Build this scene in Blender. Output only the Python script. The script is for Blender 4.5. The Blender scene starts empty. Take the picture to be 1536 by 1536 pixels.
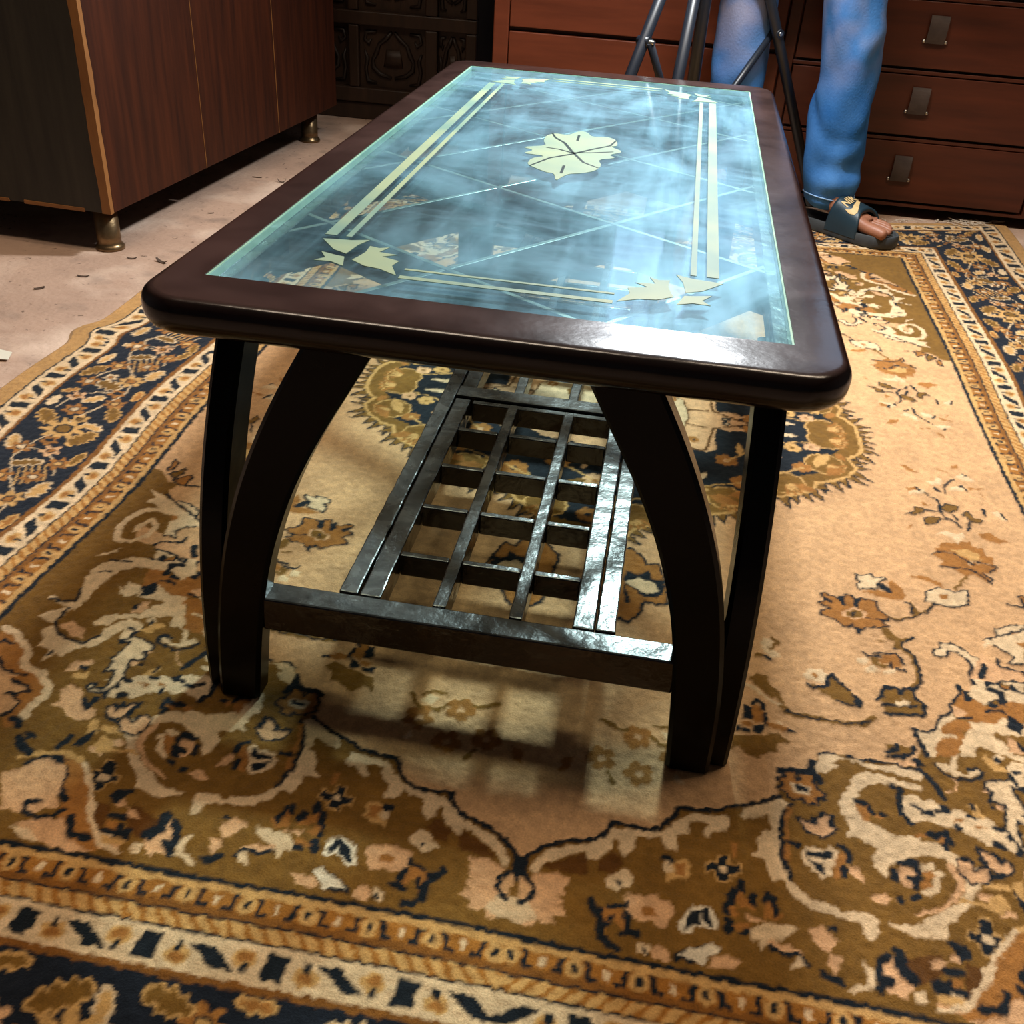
import bpy, bmesh, math, random
import numpy as np
from mathutils import Vector, Matrix
random.seed(7)
scene = bpy.context.scene
C = scene.collection
PI = math.pi

# ------------------------------------------------------------------ camera
cam_d = bpy.data.cameras.new('camera'); cam = bpy.data.objects.new('camera', cam_d); C.objects.link(cam)
yaw, pitch, roll = 0.130157, 0.578335, 0.069686
fwd = Vector((-math.sin(yaw)*math.cos(pitch), math.cos(yaw)*math.cos(pitch), -math.sin(pitch)))
r0 = Vector((math.cos(yaw), math.sin(yaw), 0)); u0 = r0.cross(fwd)
right = math.cos(roll)*r0 + math.sin(roll)*u0; up = right.cross(fwd)
cam.matrix_world = Matrix(((right.x, up.x, -fwd.x, 0.131157), (right.y, up.y, -fwd.y, -0.772328), (right.z, up.z, -fwd.z, 0.730784), (0, 0, 0, 1)))
cam_d.sensor_width = 36.0; cam_d.lens = 36.0*1487.876/1536; cam_d.clip_start = 0.02
scene.camera = cam

# ------------------------------------------------------------------ world, exposure
scene.view_settings.view_transform = 'Standard'; scene.view_settings.look = 'None'
scene.view_settings.gamma = 1.0; scene.view_settings.exposure = 0.0
scene.view_settings.use_curve_mapping = False
w = bpy.data.worlds.new('world'); scene.world = w; w.use_nodes = True
bg = w.node_tree.nodes['Background']; bg.inputs[0].default_value = (0.55, 0.72, 1.0, 1); bg.inputs[1].default_value = 1.5

# ------------------------------------------------------------------ large lights
def area(name, loc, target, sx, sy, power, col):
    d = bpy.data.lights.new(name, 'AREA'); d.shape = 'RECTANGLE'; d.size = sx; d.size_y = sy; d.energy = power; d.color = col
    o = bpy.data.objects.new(name, d); C.objects.link(o); o.location = loc
    o.rotation_euler = (Vector(target)-Vector(loc)).to_track_quat('-Z', 'Y').to_euler(); return o
LP = Vector((0.19, 1.465, 1.32)); LTG = Vector((0.05, 0.30, 0.2))     # photo lamp on the stand and the point it faces
area('photo_lamp_light', LP, LTG, 0.16, 0.12, 45, (0.92, 0.97, 1.0))
area('added_fill_right', (0.95, 0.75, 2.62), (0.95, 0.75, 0), 1.2, 0.30, 25, (1.0, 0.81, 0.60))  # added overhead fill, warms the right of the rug
area('added_fill_left', (-0.55, 0.35, 2.62), (-0.55, 0.35, 0), 1.2, 0.30, 21, (1.0, 0.81, 0.62))  # added overhead fill for the left side

# ------------------------------------------------------------------ helpers
def lin(c):
    out = []
    for v in c[:3]:
        v = v/255.0; out.append(v/12.92 if v <= 0.04045 else ((v+0.055)/1.055)**2.4)
    return tuple(out)+(1.0,)
def nn(nt, t, **kw):
    n = nt.nodes.new(t)
    for k, v in kw.items(): setattr(n, k, v)
    return n
def mat(name, col, rough=0.5, metal=0.0, col2=None, scale=8.0, stretch=(1, 1, 1), bump=0.0, bscale=60.0, coat=0.0, rvar=0.0, spec=0.5, detail=6.0, dust_sheen=None):
    m = bpy.data.materials.new(name); m.use_nodes = True; nt = m.node_tree; L = nt.links
    b = nt.nodes['Principled BSDF']; b.inputs['Roughness'].default_value = rough; b.inputs['Metallic'].default_value = metal
    b.inputs['Specular IOR Level'].default_value = spec
    if coat: b.inputs['Coat Weight'].default_value = coat; b.inputs['Coat Roughness'].default_value = 0.06
    tc = nn(nt, 'ShaderNodeTexCoord'); mp = nn(nt, 'ShaderNodeMapping'); mp.inputs['Scale'].default_value = stretch
    L.new(tc.outputs['Object'], mp.inputs[0])
    no = nn(nt, 'ShaderNodeTexNoise'); no.inputs['Scale'].default_value = scale; no.inputs['Detail'].default_value = detail; no.inputs['Roughness'].default_value = 0.6
    L.new(mp.outputs[0], no.inputs['Vector'])
    ramp = nn(nt, 'ShaderNodeValToRGB'); ramp.color_ramp.elements[0].position = 0.32; ramp.color_ramp.elements[1].position = 0.68
    ramp.color_ramp.elements[0].color = lin(col); ramp.color_ramp.elements[1].color = lin(col2 or col)
    L.new(no.outputs['Fac'], ramp.inputs[0]); colsock = ramp.outputs[0]
    if dust_sheen:                                   # dust and painted sheen on upward faces: (colour, amount, scale)
        g = nn(nt, 'ShaderNodeNewGeometry'); sp = nn(nt, 'ShaderNodeSeparateXYZ'); L.new(g.outputs['Normal'], sp.inputs[0])
        mr = nn(nt, 'ShaderNodeMapRange'); mr.inputs[1].default_value = 0.8; mr.inputs[2].default_value = 1.0; L.new(sp.outputs['Z'], mr.inputs[0])
        n2 = nn(nt, 'ShaderNodeTexNoise'); n2.inputs['Scale'].default_value = dust_sheen[2]; n2.inputs['Detail'].default_value = 5; n2.inputs['Distortion'].default_value = 1.2
        L.new(tc.outputs['Object'], n2.inputs['Vector'])
        m2 = nn(nt, 'ShaderNodeMapRange'); m2.inputs[1].default_value = 0.35; m2.inputs[2].default_value = 0.75; m2.inputs[3].default_value = dust_sheen[1]*0.35; m2.inputs[4].default_value = dust_sheen[1]; L.new(n2.outputs['Fac'], m2.inputs[0])
        mu = nn(nt, 'ShaderNodeMath', operation='MULTIPLY'); L.new(mr.outputs[0], mu.inputs[0]); L.new(m2.outputs[0], mu.inputs[1])
        mx = nn(nt, 'ShaderNodeMix', data_type='RGBA'); L.new(mu.outputs[0], mx.inputs[0]); L.new(colsock, mx.inputs[6]); mx.inputs[7].default_value = lin(dust_sheen[0]); colsock = mx.outputs[2]
        ra = nn(nt, 'ShaderNodeMath', operation='MULTIPLY_ADD'); L.new(mu.outputs[0], ra.inputs[0]); ra.inputs[1].default_value = 0.28; ra.inputs[2].default_value = rough; L.new(ra.outputs[0], b.inputs['Roughness'])
    L.new(colsock, b.inputs['Base Color'])
    if rvar and not dust_sheen:
        rr = nn(nt, 'ShaderNodeMapRange'); rr.inputs[3].default_value = max(rough-rvar, 0.02); rr.inputs[4].default_value = rough+rvar
        L.new(no.outputs['Fac'], rr.inputs[0]); L.new(rr.outputs[0], b.inputs['Roughness'])
    if bump:
        nb = nn(nt, 'ShaderNodeTexNoise'); nb.inputs['Scale'].default_value = bscale; nb.inputs['Detail'].default_value = 4
        L.new(mp.outputs[0], nb.inputs['Vector'])
        bu = nn(nt, 'ShaderNodeBump'); bu.inputs['Strength'].default_value = bump; bu.inputs['Distance'].default_value = 0.01
        L.new(nb.outputs['Fac'], bu.inputs['Height']); L.new(bu.outputs[0], b.inputs['Normal'])
    return m
def emit(name, col, s):
    m = bpy.data.materials.new(name); m.use_nodes = True; nt = m.node_tree; nt.nodes.clear()
    e = nn(nt, 'ShaderNodeEmission'); e.inputs[0].default_value = col+(1,); e.inputs[1].default_value = s
    o = nn(nt, 'ShaderNodeOutputMaterial'); nt.links.new(e.outputs[0], o.inputs[0]); return m

def finish(name, me, m, parent=None, smooth=False):
    o = bpy.data.objects.new(name, me); C.objects.link(o)
    if m: me.materials.append(m)
    if smooth:
        me.polygons.foreach_set('use_smooth', [True]*len(me.polygons))
    if parent: o.parent = parent
    return o
def obj(name, bm, m, parent=None, smooth=False):
    me = bpy.data.meshes.new(name); bmesh.ops.recalc_face_normals(bm, faces=bm.faces); bm.to_mesh(me); bm.free()
    return finish(name, me, m, parent, smooth)
def raw(name, v, f, m, parent=None, smooth=False):
    me = bpy.data.meshes.new(name); me.from_pydata([tuple(p) for p in v], [], f); me.update()
    bm = bmesh.new(); bm.from_mesh(me); bmesh.ops.recalc_face_normals(bm, faces=bm.faces); bm.to_mesh(me); bm.free()
    return finish(name, me, m, parent, smooth)
def box(bm, c, s, bev=0.0, mtx=None, seg=2):
    r = bmesh.ops.create_cube(bm, size=1.0); vs = r['verts']
    for v in vs: v.co = Vector((v.co.x*s[0], v.co.y*s[1], v.co.z*s[2]))
    if bev:
        es = list({e for v in vs for e in v.link_edges})
        rr = bmesh.ops.bevel(bm, geom=es, offset=min(bev, min(s)*0.45), segments=seg, affect='EDGES', profile=0.5)
        vs = list({v for f in rr['faces'] for v in f.verts} | {v for v in vs if v.is_valid})
    for v in vs: v.co = (mtx @ v.co if mtx else v.co) + Vector(c)
    return vs
def bxo(name, lo, hi, m, parent=None, bev=0.002, mtx=None):
    bm = bmesh.new(); c = [(a+b)/2 for a, b in zip(lo, hi)]; s = [b-a for a, b in zip(lo, hi)]
    box(bm, c, s, bev); 
    if mtx: bm.transform(mtx)
    return obj(name, bm, m, parent)
def tube_v(pts, r, n=10, cap=True):
    pts = [Vector(p) for p in pts]; rs = r if isinstance(r, (list, tuple)) else [r]*len(pts)
    V = []; F = []; prev = None
    for i, p in enumerate(pts):
        t = (pts[min(i+1, len(pts)-1)]-pts[max(i-1, 0)]).normalized()
        a = prev if prev is not None else (Vector((0, 0, 1)) if abs(t.z) < 0.9 else Vector((1, 0, 0)))
        x = (a - t*a.dot(t)).normalized(); prev = x; y = t.cross(x)
        for k in range(n):
            an = 2*PI*k/n; V.append(p + (x*math.cos(an)+y*math.sin(an))*rs[i])
    for i in range(len(pts)-1):
        for k in range(n):
            a = i*n+k; b = i*n+(k+1) % n; F.append((a, b, b+n, a+n))
    if cap: F.append(tuple(range(n-1, -1, -1))); F.append(tuple(range((len(pts)-1)*n, len(pts)*n)))
    return V, F
def tube(name, pts, r, m, parent=None, n=10):
    V, F = tube_v(pts, r, n); o = raw(name, V, F, m, parent)
    for p in o.data.polygons: p.use_smooth = len(p.vertices) == 4
    return o
def joined(name, parts, m, parent=None, smooth=False):
    V = []; F = []
    for v, f in parts:
        k = len(V); V += [tuple(p) for p in v]; F += [tuple(i+k for i in q) for q in f]
    return raw(name, V, F, m, parent, smooth)
def prism(poly, z0, z1):
    n = len(poly); V = [(x, y, z0) for x, y in poly]+[(x, y, z1) for x, y in poly]
    F = [tuple(range(n-1, -1, -1)), tuple(range(n, 2*n))]+[(i, (i+1) % n, (i+1) % n+n, i+n) for i in range(n)]
    return V, F
def tag(o, label=None, cat=None, group=None, kind=None):
    if label: o['label'] = label
    if cat: o['category'] = cat
    if group: o['group'] = group
    if kind: o['kind'] = kind
    return o
def thing(name, label, cat, loc=(0, 0, 0), rotz=0.0, group=None):
    o = bpy.data.objects.new(name, None); C.objects.link(o); o.location = loc; o.rotation_euler = (0, 0, rotz); o.empty_display_size = 0.05
    return tag(o, label, cat, group)

# ------------------------------------------------------------------ materials
M = {}
M['floor'] = mat('dusty_concrete', (158, 130, 112), 0.8, col2=(192, 160, 138), scale=3.5, bump=0.25, bscale=90, detail=9)
M['wall'] = mat('grey_plaster', (70, 74, 82), 0.85, col2=(84, 88, 96), scale=3, bump=0.1)
M['ceil'] = mat('ceiling_paint', (150, 148, 144), 0.9)
M['lacquer'] = mat('black_brown_lacquer', (4, 4, 4), 0.26, col2=(7, 6, 6), scale=14, stretch=(1, 1, 1), bump=0.06, bscale=26, spec=0.14, rvar=0.05)
M['frame'] = mat('dark_lacquer_top', (14, 8, 7), 0.17, col2=(24, 12, 10), scale=9, bump=0.05, bscale=40, spec=0.4, dust_sheen=((120, 90, 84), 0.24, 7.0))  # top tone: settled dust plus grazing reflection painted into the colour
M['shelfwood'] = mat('glossy_shelf_lacquer', (12, 9, 8), 0.20, col2=(20, 15, 13), scale=20, bump=0.25, bscale=34, spec=0.75, dust_sheen=((150, 140, 134), 0.40, 30.0))  # grey on the top faces stands in for light mirrored by the lacquer
M['steel'] = mat('bright_steel', (190, 188, 180), 0.3, 1.0)

nt = M['floor'].node_tree; L = nt.links; pf = nt.nodes['Principled BSDF']; src = pf.inputs['Base Color'].links[0].from_socket
tcf = nn(nt, 'ShaderNodeTexCoord')
for sc_, lo_, hi_, dk in ((70, 0.66, 0.72, (92, 70, 56)), (14, 0.55, 0.75, (134, 112, 98)), (5, 0.5, 0.7, (214, 188, 168))):        # specks, grey smears, pale patches
    nf = nn(nt, 'ShaderNodeTexNoise'); nf.inputs['Scale'].default_value = sc_; nf.inputs['Detail'].default_value = 3; L.new(tcf.outputs['Object'], nf.inputs['Vector'])
    mf = nn(nt, 'ShaderNodeMapRange'); mf.inputs[1].default_value = lo_; mf.inputs[2].default_value = hi_; mf.inputs[4].default_value = 0.8; L.new(nf.outputs['Fac'], mf.inputs[0])
    xf = nn(nt, 'ShaderNodeMix', data_type='RGBA'); L.new(mf.outputs[0], xf.inputs[0]); L.new(src, xf.inputs[6]); xf.inputs[7].default_value = lin(dk); src = xf.outputs[2]
L.new(src, pf.inputs['Base Color'])
# ------------------------------------------------------------------ room
FZ = -0.008
def struct(o): o['kind'] = 'structure'; return o
struct(bxo('floor', (-2.6, -3.2, FZ-0.1), (2.9, 3.3, FZ), M['floor'], bev=0))
struct(bxo('ceiling', (-2.6, -3.2, 2.72), (2.9, 3.3, 2.82), M['ceil'], bev=0))
struct(bxo('wall_left', (-2.7, -3.2, FZ), (-2.6, 3.3, 2.72), M['wall'], bev=0))
struct(bxo('wall_right', (2.9, -3.2, FZ), (3.0, 3.3, 2.72), M['wall'], bev=0))
struct(bxo('wall_front', (-2.6, -3.3, FZ), (2.9, -3.2, 2.72), M['wall'], bev=0))
WX0, WX1, WZ0, WZ1 = -0.10, 1.60, 1.05, 2.30
bmw = bmesh.new()
for lo, hi in (((-2.6, 3.2, FZ), (WX0, 3.3, 2.72)), ((WX1, 3.2, FZ), (2.9, 3.3, 2.72)), ((WX0, 3.2, FZ), (WX1, 3.3, WZ0)), ((WX0, 3.2, WZ1), (WX1, 3.3, 2.72))):
    box(bmw, [(a+b)/2 for a, b in zip(lo, hi)], [b-a for a, b in zip(lo, hi)])
struct(obj('wall_back', bmw, M['wall']))
win = bpy.data.objects.new('added_window_1', None); C.objects.link(win); win.location = ((WX0+WX1)/2, 3.25, WZ0); struct(win)  # unseen window, added as blue fill and for its reflection in the glass
wm = mat('added_window_paint', (96, 84, 72), 0.5)
def wl(n, lo, hi, m):
    o = bxo(n, [a-b for a, b in zip(lo, win.location)], [a-b for a, b in zip(hi, win.location)], m, win, 0.003); return o
wl('added_window_frame', (WX0, 3.22, WZ0), (WX0+0.05, 3.28, WZ1), wm); wl('added_window_frame', (WX1-0.05, 3.22, WZ0), (WX1, 3.28, WZ1), wm)
wl('added_window_frame', (WX0+0.05, 3.22, WZ0), (WX1-0.05, 3.28, WZ0+0.05), wm); wl('added_window_frame', (WX0+0.05, 3.22, WZ1-0.05), (WX1-0.05, 3.28, WZ1), wm)
wl('mullion', ((WX0+WX1)/2-0.02, 3.23, WZ0+0.05), ((WX0+WX1)/2+0.02, 3.27, WZ1-0.05), wm)
def added_fill_lamp(x, y, label):  # housing and glowing diffuser added around each unseen fill light
    t = thing('added_fill_light', label, 'light', (x, y, 2.72), group='added fill lights')
    bxo('housing', (-0.62, -0.16, -0.05), (0.62, 0.16, 0.0), M['ceil'], t)
    bxo('diffuser', (-0.60, -0.14, -0.06), (0.60, 0.14, -0.0501), emit('diffuser_glow', (1.0, 0.80, 0.57), 4.0), t, 0)
added_fill_lamp(0.95, 0.75, 'added long warm fill light above the right side of the rug'); added_fill_lamp(-0.55, 0.35, 'added long warm fill light above the left side of the rug')

# ------------------------------------------------------------------ wardrobe on the left
wood_red = mat('red_brown_laminate', (40, 17, 9), 0.6, col2=(66, 30, 14), scale=5, stretch=(9, 9, 0.7), bump=0.03, bscale=80, spec=0.18)
wood_dark = mat('dark_olive_laminate', (40, 37, 32), 0.5, col2=(54, 50, 42), scale=5, stretch=(8, 8, 0.8), bump=0.03, spec=0.35)
edge_tan = mat('raw_edge_strip', (118, 74, 32), 0.6, col2=(150, 100, 50), scale=7, stretch=(2, 2, 0.6), bump=0.1)
brass = mat('worn_brass', (150, 126, 92), 0.33, 0.85, col2=(96, 72, 48), scale=22, bump=0.1, rvar=0.12)
ang = math.atan2(0.055, 0.80)
T = thing('wardrobe', 'tall brown laminate wardrobe with three doors on brass legs', 'wardrobe', (-0.985, 1.105, FZ), -ang)
WB, WH, WD, WLn = 0.088, 2.05, 0.55, 1.22
bxo('side_panel', (-WD, 0.0, WB), (-0.019, 0.018, WH), wood_dark, T, 0.0015)
bxo('carcass', (-WD, 0.0185, WB+0.004), (-0.0225, WLn-0.0185, WH), wood_dark, T, 0.001)
bxo('side_panel', (-WD, WLn-0.018, WB), (-0.022, WLn, WH), wood_dark, T, 0.0015)
zs = np.linspace(WB, WH, 60); V = []; F = []
for z in zs:                                   # chipped edging strip at the near corner
    a = random.uniform(-0.0016, 0.0016); b_ = random.uniform(-0.002, 0.002)
    V += [(-0.0185+a, -0.002, z), (0.0012, -0.002, z), (0.0012, 0.011+b_, z), (-0.0185+a, 0.011+b_, z)]
for i in range(len(zs)-1):
    for k in range(4): F.append((i*4+k, i*4+(k+1) % 4, i*4+4+(k+1) % 4, i*4+4+k))
F += [(3, 2, 1, 0), tuple(range(len(V)-4, len(V)))]
tag(raw('edge_strip', V, F, edge_tan, T), 'worn tan edging strip on the near corner')
bxo('edge_strip', (-0.20, -0.0015, WB-0.002), (-0.060, 0.003, WB+0.006), edge_tan, T, 0.0008)
bxo('edge_strip', (-0.36, -0.0015, WB-0.002), (-0.235, 0.003, WB+0.005), edge_tan, T, 0.0008)
for k in range(3):
    y0 = 0.012 if k == 0 else 0.405*k+0.002; y1 = 0.405*(k+1)-0.002 if k < 2 else WLn
    bxo('door', (-0.0215, y0, WB), (0.0, y1, WH-0.02), wood_red, T, 0.0012)
    if k < 2: bxo('door_edge', (-0.0215, y1+0.0002, WB), (0.0004, y1+0.0018, WH-0.02), edge_tan, T, 0)
def lathe(prof, n=20):
    V = []; F = []
    for r, z in prof:
        for k in range(n): V.append((r*math.cos(2*PI*k/n), r*math.sin(2*PI*k/n), z))
    for i in range(len(prof)-1):
        for k in range(n): F.append((i*n+k, i*n+(k+1) % n, i*n+n+(k+1) % n, i*n+n+k))
    F += [tuple(range(n-1, -1, -1)), tuple(range((len(prof)-1)*n, len(prof)*n))]
    return V, F
legp = [(0.030, 0.0), (0.0305, 0.006), (0.027, 0.010), (0.0245, 0.014), (0.0245, 0.022), (0.0255, 0.024), (0.0245, 0.027), (0.0245, WB)]
lv, lf = lathe(legp)
for x, y in ((-0.042, 0.04), (-0.045, WLn-0.11), (-WD+0.05, 0.04), (-WD+0.05, WLn-0.06)):
    o = raw('leg', [(a+x, b+y, c) for a, b, c in lv], lf, brass, T, True)

# ------------------------------------------------------------------ carved wooden cabinet behind
cw = mat('dark_carved_teak', (40, 27, 19), 0.5, col2=(56, 38, 26), scale=7, stretch=(5, 5, 1), bump=0.08, spec=0.4)
cw2 = mat('carved_relief_teak', (28, 20, 16), 0.55, col2=(40, 28, 21), scale=12, bump=0.1, spec=0.4)
T = thing('carved_cabinet', 'dark carved wooden cabinet standing between the wardrobe and the chest', 'cabinet', (-0.98, 2.56, FZ), 0.0)
bxo('body', (-0.35, 0.024, 0.0), (0.46, 0.40, 1.35), cw, T, 0.003)
def cz(n, lo, hi): return bxo(n, lo, hi, cw, T, 0.004)
cz('bottom_rail', (-0.35, 0.0, 0.055), (0.46, 0.0238, 0.10)); cz('plinth', (-0.35, 0.010, 0.0), (0.46, 0.0238, 0.054))
for z0, z1 in ((0.285, 0.325), (0.545, 0.585), (0.80, 0.84)): cz('rail', (-0.35, 0.0, z0), (0.46, 0.0238, z1))
for zz0, zz1 in ((0.101, 0.284), (0.326, 0.544), (0.586, 0.799)):
    for x0, x1 in ((0.045, 0.078), (0.295, 0.335), (0.425, 0.46), (-0.20, -0.165)): cz('stile', (x0, 0.0, zz0), (x1, 0.0238, zz1))
    for x0, x1 in ((0.078, 0.295), (0.335, 0.425), (-0.165, 0.045)):
        cx, czz = (x0+x1)/2, (zz0+zz1)/2; hw, hh = (x1-x0)/2, (zz1-zz0)/2; yy = 0.021
        parts = []
        for s in (-1, 1):
            parts.append(tube_v([(cx+s*hw*a, yy, czz+hh*b) for a, b in ((0.04, 0.82), (0.2, 0.62), (0.42, 0.42), (0.5, 0.15), (0.62, -0.1), (0.6, -0.35), (0.4, -0.55), (0.05, -0.66))], [0.005, 0.007, 0.006, 0.008, 0.006, 0.008, 0.007, 0.005], 6))
            parts.append(tube_v([(cx+s*hw*a, yy, czz+hh*b) for a, b in ((0.5, 0.8), (0.8, 0.78), (0.86, 0.55), (0.72, 0.42), (0.66, 0.58))], [0.004, 0.006, 0.006, 0.006, 0.003], 6))
            parts.append(tube_v([(cx+s*hw*a, yy, czz+hh*b) for a, b in ((0.86, 0.2), (0.78, -0.05), (0.84, -0.4), (0.78, -0.8), (0.5, -0.84))], [0.003, 0.007, 0.006, 0.007, 0.003], 6))
        joined('carving', parts, cw2, T, True)
        V, F = tube_v([(cx, 0.0225, czz+hh*0.25), (cx, 0.0225, czz-hh*0.3)], [hw*0.22, hw*0.30], 14); 
        raw('panel_boss', [(x, 0.0232-abs(0.0225-y)*0.15 if y < 0.0225 else 0.0236, z) for x, y, z in V], F, cw, T, True)

# ------------------------------------------------------------------ chest of drawers
wch = mat('orange_brown_veneer', (96, 46, 28), 0.4, col2=(118, 58, 36), scale=4, stretch=(0.7, 4, 7), bump=0.03, bscale=70, spec=0.4)
wchd = mat('red_brown_veneer', (62, 27, 15), 0.38, col2=(84, 38, 20), scale=4, stretch=(0.7, 4, 7), bump=0.03, bscale=70, spec=0.4)
strap_m = mat('brown_leather_pull', (52, 40, 34), 0.6, col2=(68, 54, 46), scale=30, bump=0.1)
T = thing('chest_of_drawers', 'long reddish brown wooden chest with strap handles behind the rug', 'chest', (0, 2.04, FZ))
H = 0.008
bxo('carcass', (-0.374, 0.020, 0.03+H), (1.62, 0.50, 0.93), wchd, T, 0.002)
bxo('side_stile', (-0.374, -0.004, 0.03+H), (-0.334, 0.0195, 0.93), wch, T, 0.003)
bxo('top_board', (-0.39, -0.015, 0.9305), (1.64, 0.51, 0.955), wchd, T, 0.004)
for z0, z1 in ((0.034, 0.371), (0.376, 0.70), (0.705, 0.925)): bxo('front_panel', (-0.332, 0.0, z0+H), (0.365, 0.0195, z1+H-0.006), wch, T, 0.002)
bxo('centre_stile', (0.369, -0.004, 0.03+H), (0.398, 0.0195, 0.93), wchd, T, 0.002)
for z0, z1 in ((0.022, 0.036), (0.187, 0.201), (0.347, 0.361), (0.513, 0.527), (0.69, 0.704), (0.862, 0.925)): bxo('drawer_rail', (0.3985, 0.003, z0+H), (1.62, 0.0195, z1+H-0.004), wchd, T, 0.002)
bxo('side_stile', (1.06, 0.0032, 0.03+H), (1.10, 0.0192, 0.92), wchd, T, 0.001)
hz = {0.038: (0.089, 0.153), 0.203: (0.256, 0.319), 0.363: (0.420, 0.482)}
for z0, z1 in ((0.038, 0.186), (0.203, 0.345), (0.363, 0.511), (0.529, 0.688), (0.706, 0.860)):
    d = bxo('drawer', (0.402, -0.001, z0+H), (1.052, 0.0031, z1+H), wchd, T, 0.0012)
    a, b_ = hz.get(z0, (z0+0.05, z0+0.113))
    V = []; F = []; n = 9
    for i in range(n):                         # bowed strap handle
        t = i/(n-1); z = a+(b_-a)*t+H; dd = 0.004+0.008*math.sin(PI*min(1, t*0.8+0.1))**0.7
        for x in (0.704, 0.748):
            V += [(x, -0.001-dd, z), (x, -0.001-dd+0.004, z)]
    for i in range(n-1):
        k = i*4; F += [(k, k+2, k+6, k+4), (k+1, k+5, k+7, k+3), (k, k+4, k+5, k+1), (k+2, k+3, k+7, k+6)]
    F += [(0, 1, 3, 2), (4*n-4, 4*n-2, 4*n-1, 4*n-3)]
    h = raw('handle', V, F, strap_m, d)
    for x in (0.7005, 0.752):
        V, F = lathe([(0.0045, 0), (0.0045, 0.004), (0.003, 0.006)], 10)
        raw('screw', [(p[0]+x, -0.001-p[2], p[1]+a+H+0.004) for p in V], F, M['steel'], d, True)
for x in (-0.30, 0.38, 1.0, 1.55): bxo('foot', (x, 0.20, 0.0), (x+0.06, 0.44, 0.037), wchd, T, 0.002)

# ------------------------------------------------------------------ glass coffee table
TY = 0.569                                     # centre of the table along its length
TABLE = thing('coffee_table', 'dark lacquered wooden coffee table with an etched glass top on a patterned rug', 'table', (0, TY, 0))
def ring(hx, hy, R, w_side, w_end, prof, n=9):
    loops = []
    for d, z in prof:
        pts = []
        for ci, (sx, sy) in enumerate(((1, 1), (-1, 1), (-1, -1), (1, -1))):
            for k in range(n):
                a = PI/2*ci + PI/2*k/(n-1)
                if d is None: pts.append((sx*(hx-w_side), sy*(hy-w_end), z))
                else:
                    r = max(R-d, 0.002); pts.append((sx*(hx-R)+r*math.cos(a), sy*(hy-R)+r*math.sin(a), z))
        loops.append(pts)
    V = [p for l in loops for p in l]; m = len(loops[0]); F = []
    for i in range(len(loops)):
        j = (i+1) % len(loops)
        for k in range(m):
            F.append((i*m+k, i*m+(k+1) % m, j*m+(k+1) % m, j*m+k))
    return V, F
rt, rb, TH = 0.012, 0.016, 0.034
prof = [(None, 0.42-TH)]
prof += [(rb-rb*math.sin(a), 0.42-TH+rb-rb*math.cos(a)) for a in np.linspace(0, PI/2, 8)]
prof += [(rt-rt*math.cos(a), 0.42-rt+rt*math.sin(a)) for a in np.linspace(0, PI/2, 6)]
prof += [(0.036, 0.42), (None, 0.42)]
V, F = ring(0.295, 0.633, 0.045, 0.045, 0.064, prof)
bm = bmesh.new(); vs = [bm.verts.new(p) for p in V]
for f in F:
    try: bm.faces.new([vs[i] for i in f])
    except ValueError: pass
bmesh.ops.remove_doubles(bm, verts=bm.verts, dist=1e-5); bmesh.ops.dissolve_degenerate(bm, dist=1e-6, edges=bm.edges)
fr = obj('frame', bm, M['frame'], TABLE, True)
md = fr.modifiers.new('split', 'EDGE_SPLIT'); md.split_angle = math.radians(40)

# glass pane: thin tinted glass carrying wiped dust
gm = bpy.data.materials.new('dusty_tinted_glass'); gm.use_nodes = True; nt = gm.node_tree; nt.nodes.clear(); L = nt.links
out = nn(nt, 'ShaderNodeOutputMaterial'); tr = nn(nt, 'ShaderNodeBsdfTransparent'); tr.inputs[0].default_value = (0.84, 0.95, 0.93, 1)
gl = nn(nt, 'ShaderNodeBsdfGlossy'); gl.inputs['Roughness'].default_value = 0.06; gl.inputs[0].default_value = (0.86, 0.95, 1.0, 1)
fz = nn(nt, 'ShaderNodeFresnel'); gb = nn(nt, 'ShaderNodeNewGeometry'); io = nn(nt, 'ShaderNodeMapRange'); io.inputs[3].default_value = 1.5; io.inputs[4].default_value = 1/1.5; L.new(gb.outputs['Backfacing'], io.inputs[0]); L.new(io.outputs[0], fz.inputs[0])   # thin pane: same reflectance from both sides
fm = nn(nt, 'ShaderNodeMath', operation='MULTIPLY_ADD'); fm.inputs[1].default_value = 1.0; fm.inputs[2].default_value = 0.0; fm.use_clamp = True; L.new(fz.outputs[0], fm.inputs[0])
m1 = nn(nt, 'ShaderNodeMixShader'); L.new(fm.outputs[0], m1.inputs[0]); L.new(tr.outputs[0], m1.inputs[1]); L.new(gl.outputs[0], m1.inputs[2])
df = nn(nt, 'ShaderNodeBsdfDiffuse'); df.inputs[0].default_value = (0.23, 0.43, 0.55, 1)
tc = nn(nt, 'ShaderNodeTexCoord')
def noise(scale, stretch, rot, det=6, dis=0.0):
    mp = nn(nt, 'ShaderNodeMapping'); mp.inputs['Scale'].default_value = stretch; mp.inputs['Rotation'].default_value = (0, 0, rot); L.new(tc.outputs['Object'], mp.inputs[0])
    n = nn(nt, 'ShaderNodeTexNoise'); n.inputs['Scale'].default_value = scale; n.inputs['Detail'].default_value = det; n.inputs['Distortion'].default_value = dis; n.inputs['Roughness'].default_value = 0.62
    L.new(mp.outputs[0], n.inputs['Vector']); return n
def rng(n, a, b, c, d):
    m = nn(nt, 'ShaderNodeMapRange'); m.inputs[1].default_value = a; m.inputs[2].default_value = b; m.inputs[3].default_value = c; m.inputs[4].default_value = d; L.new(n.outputs[0], m.inputs[0]); return m
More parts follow.
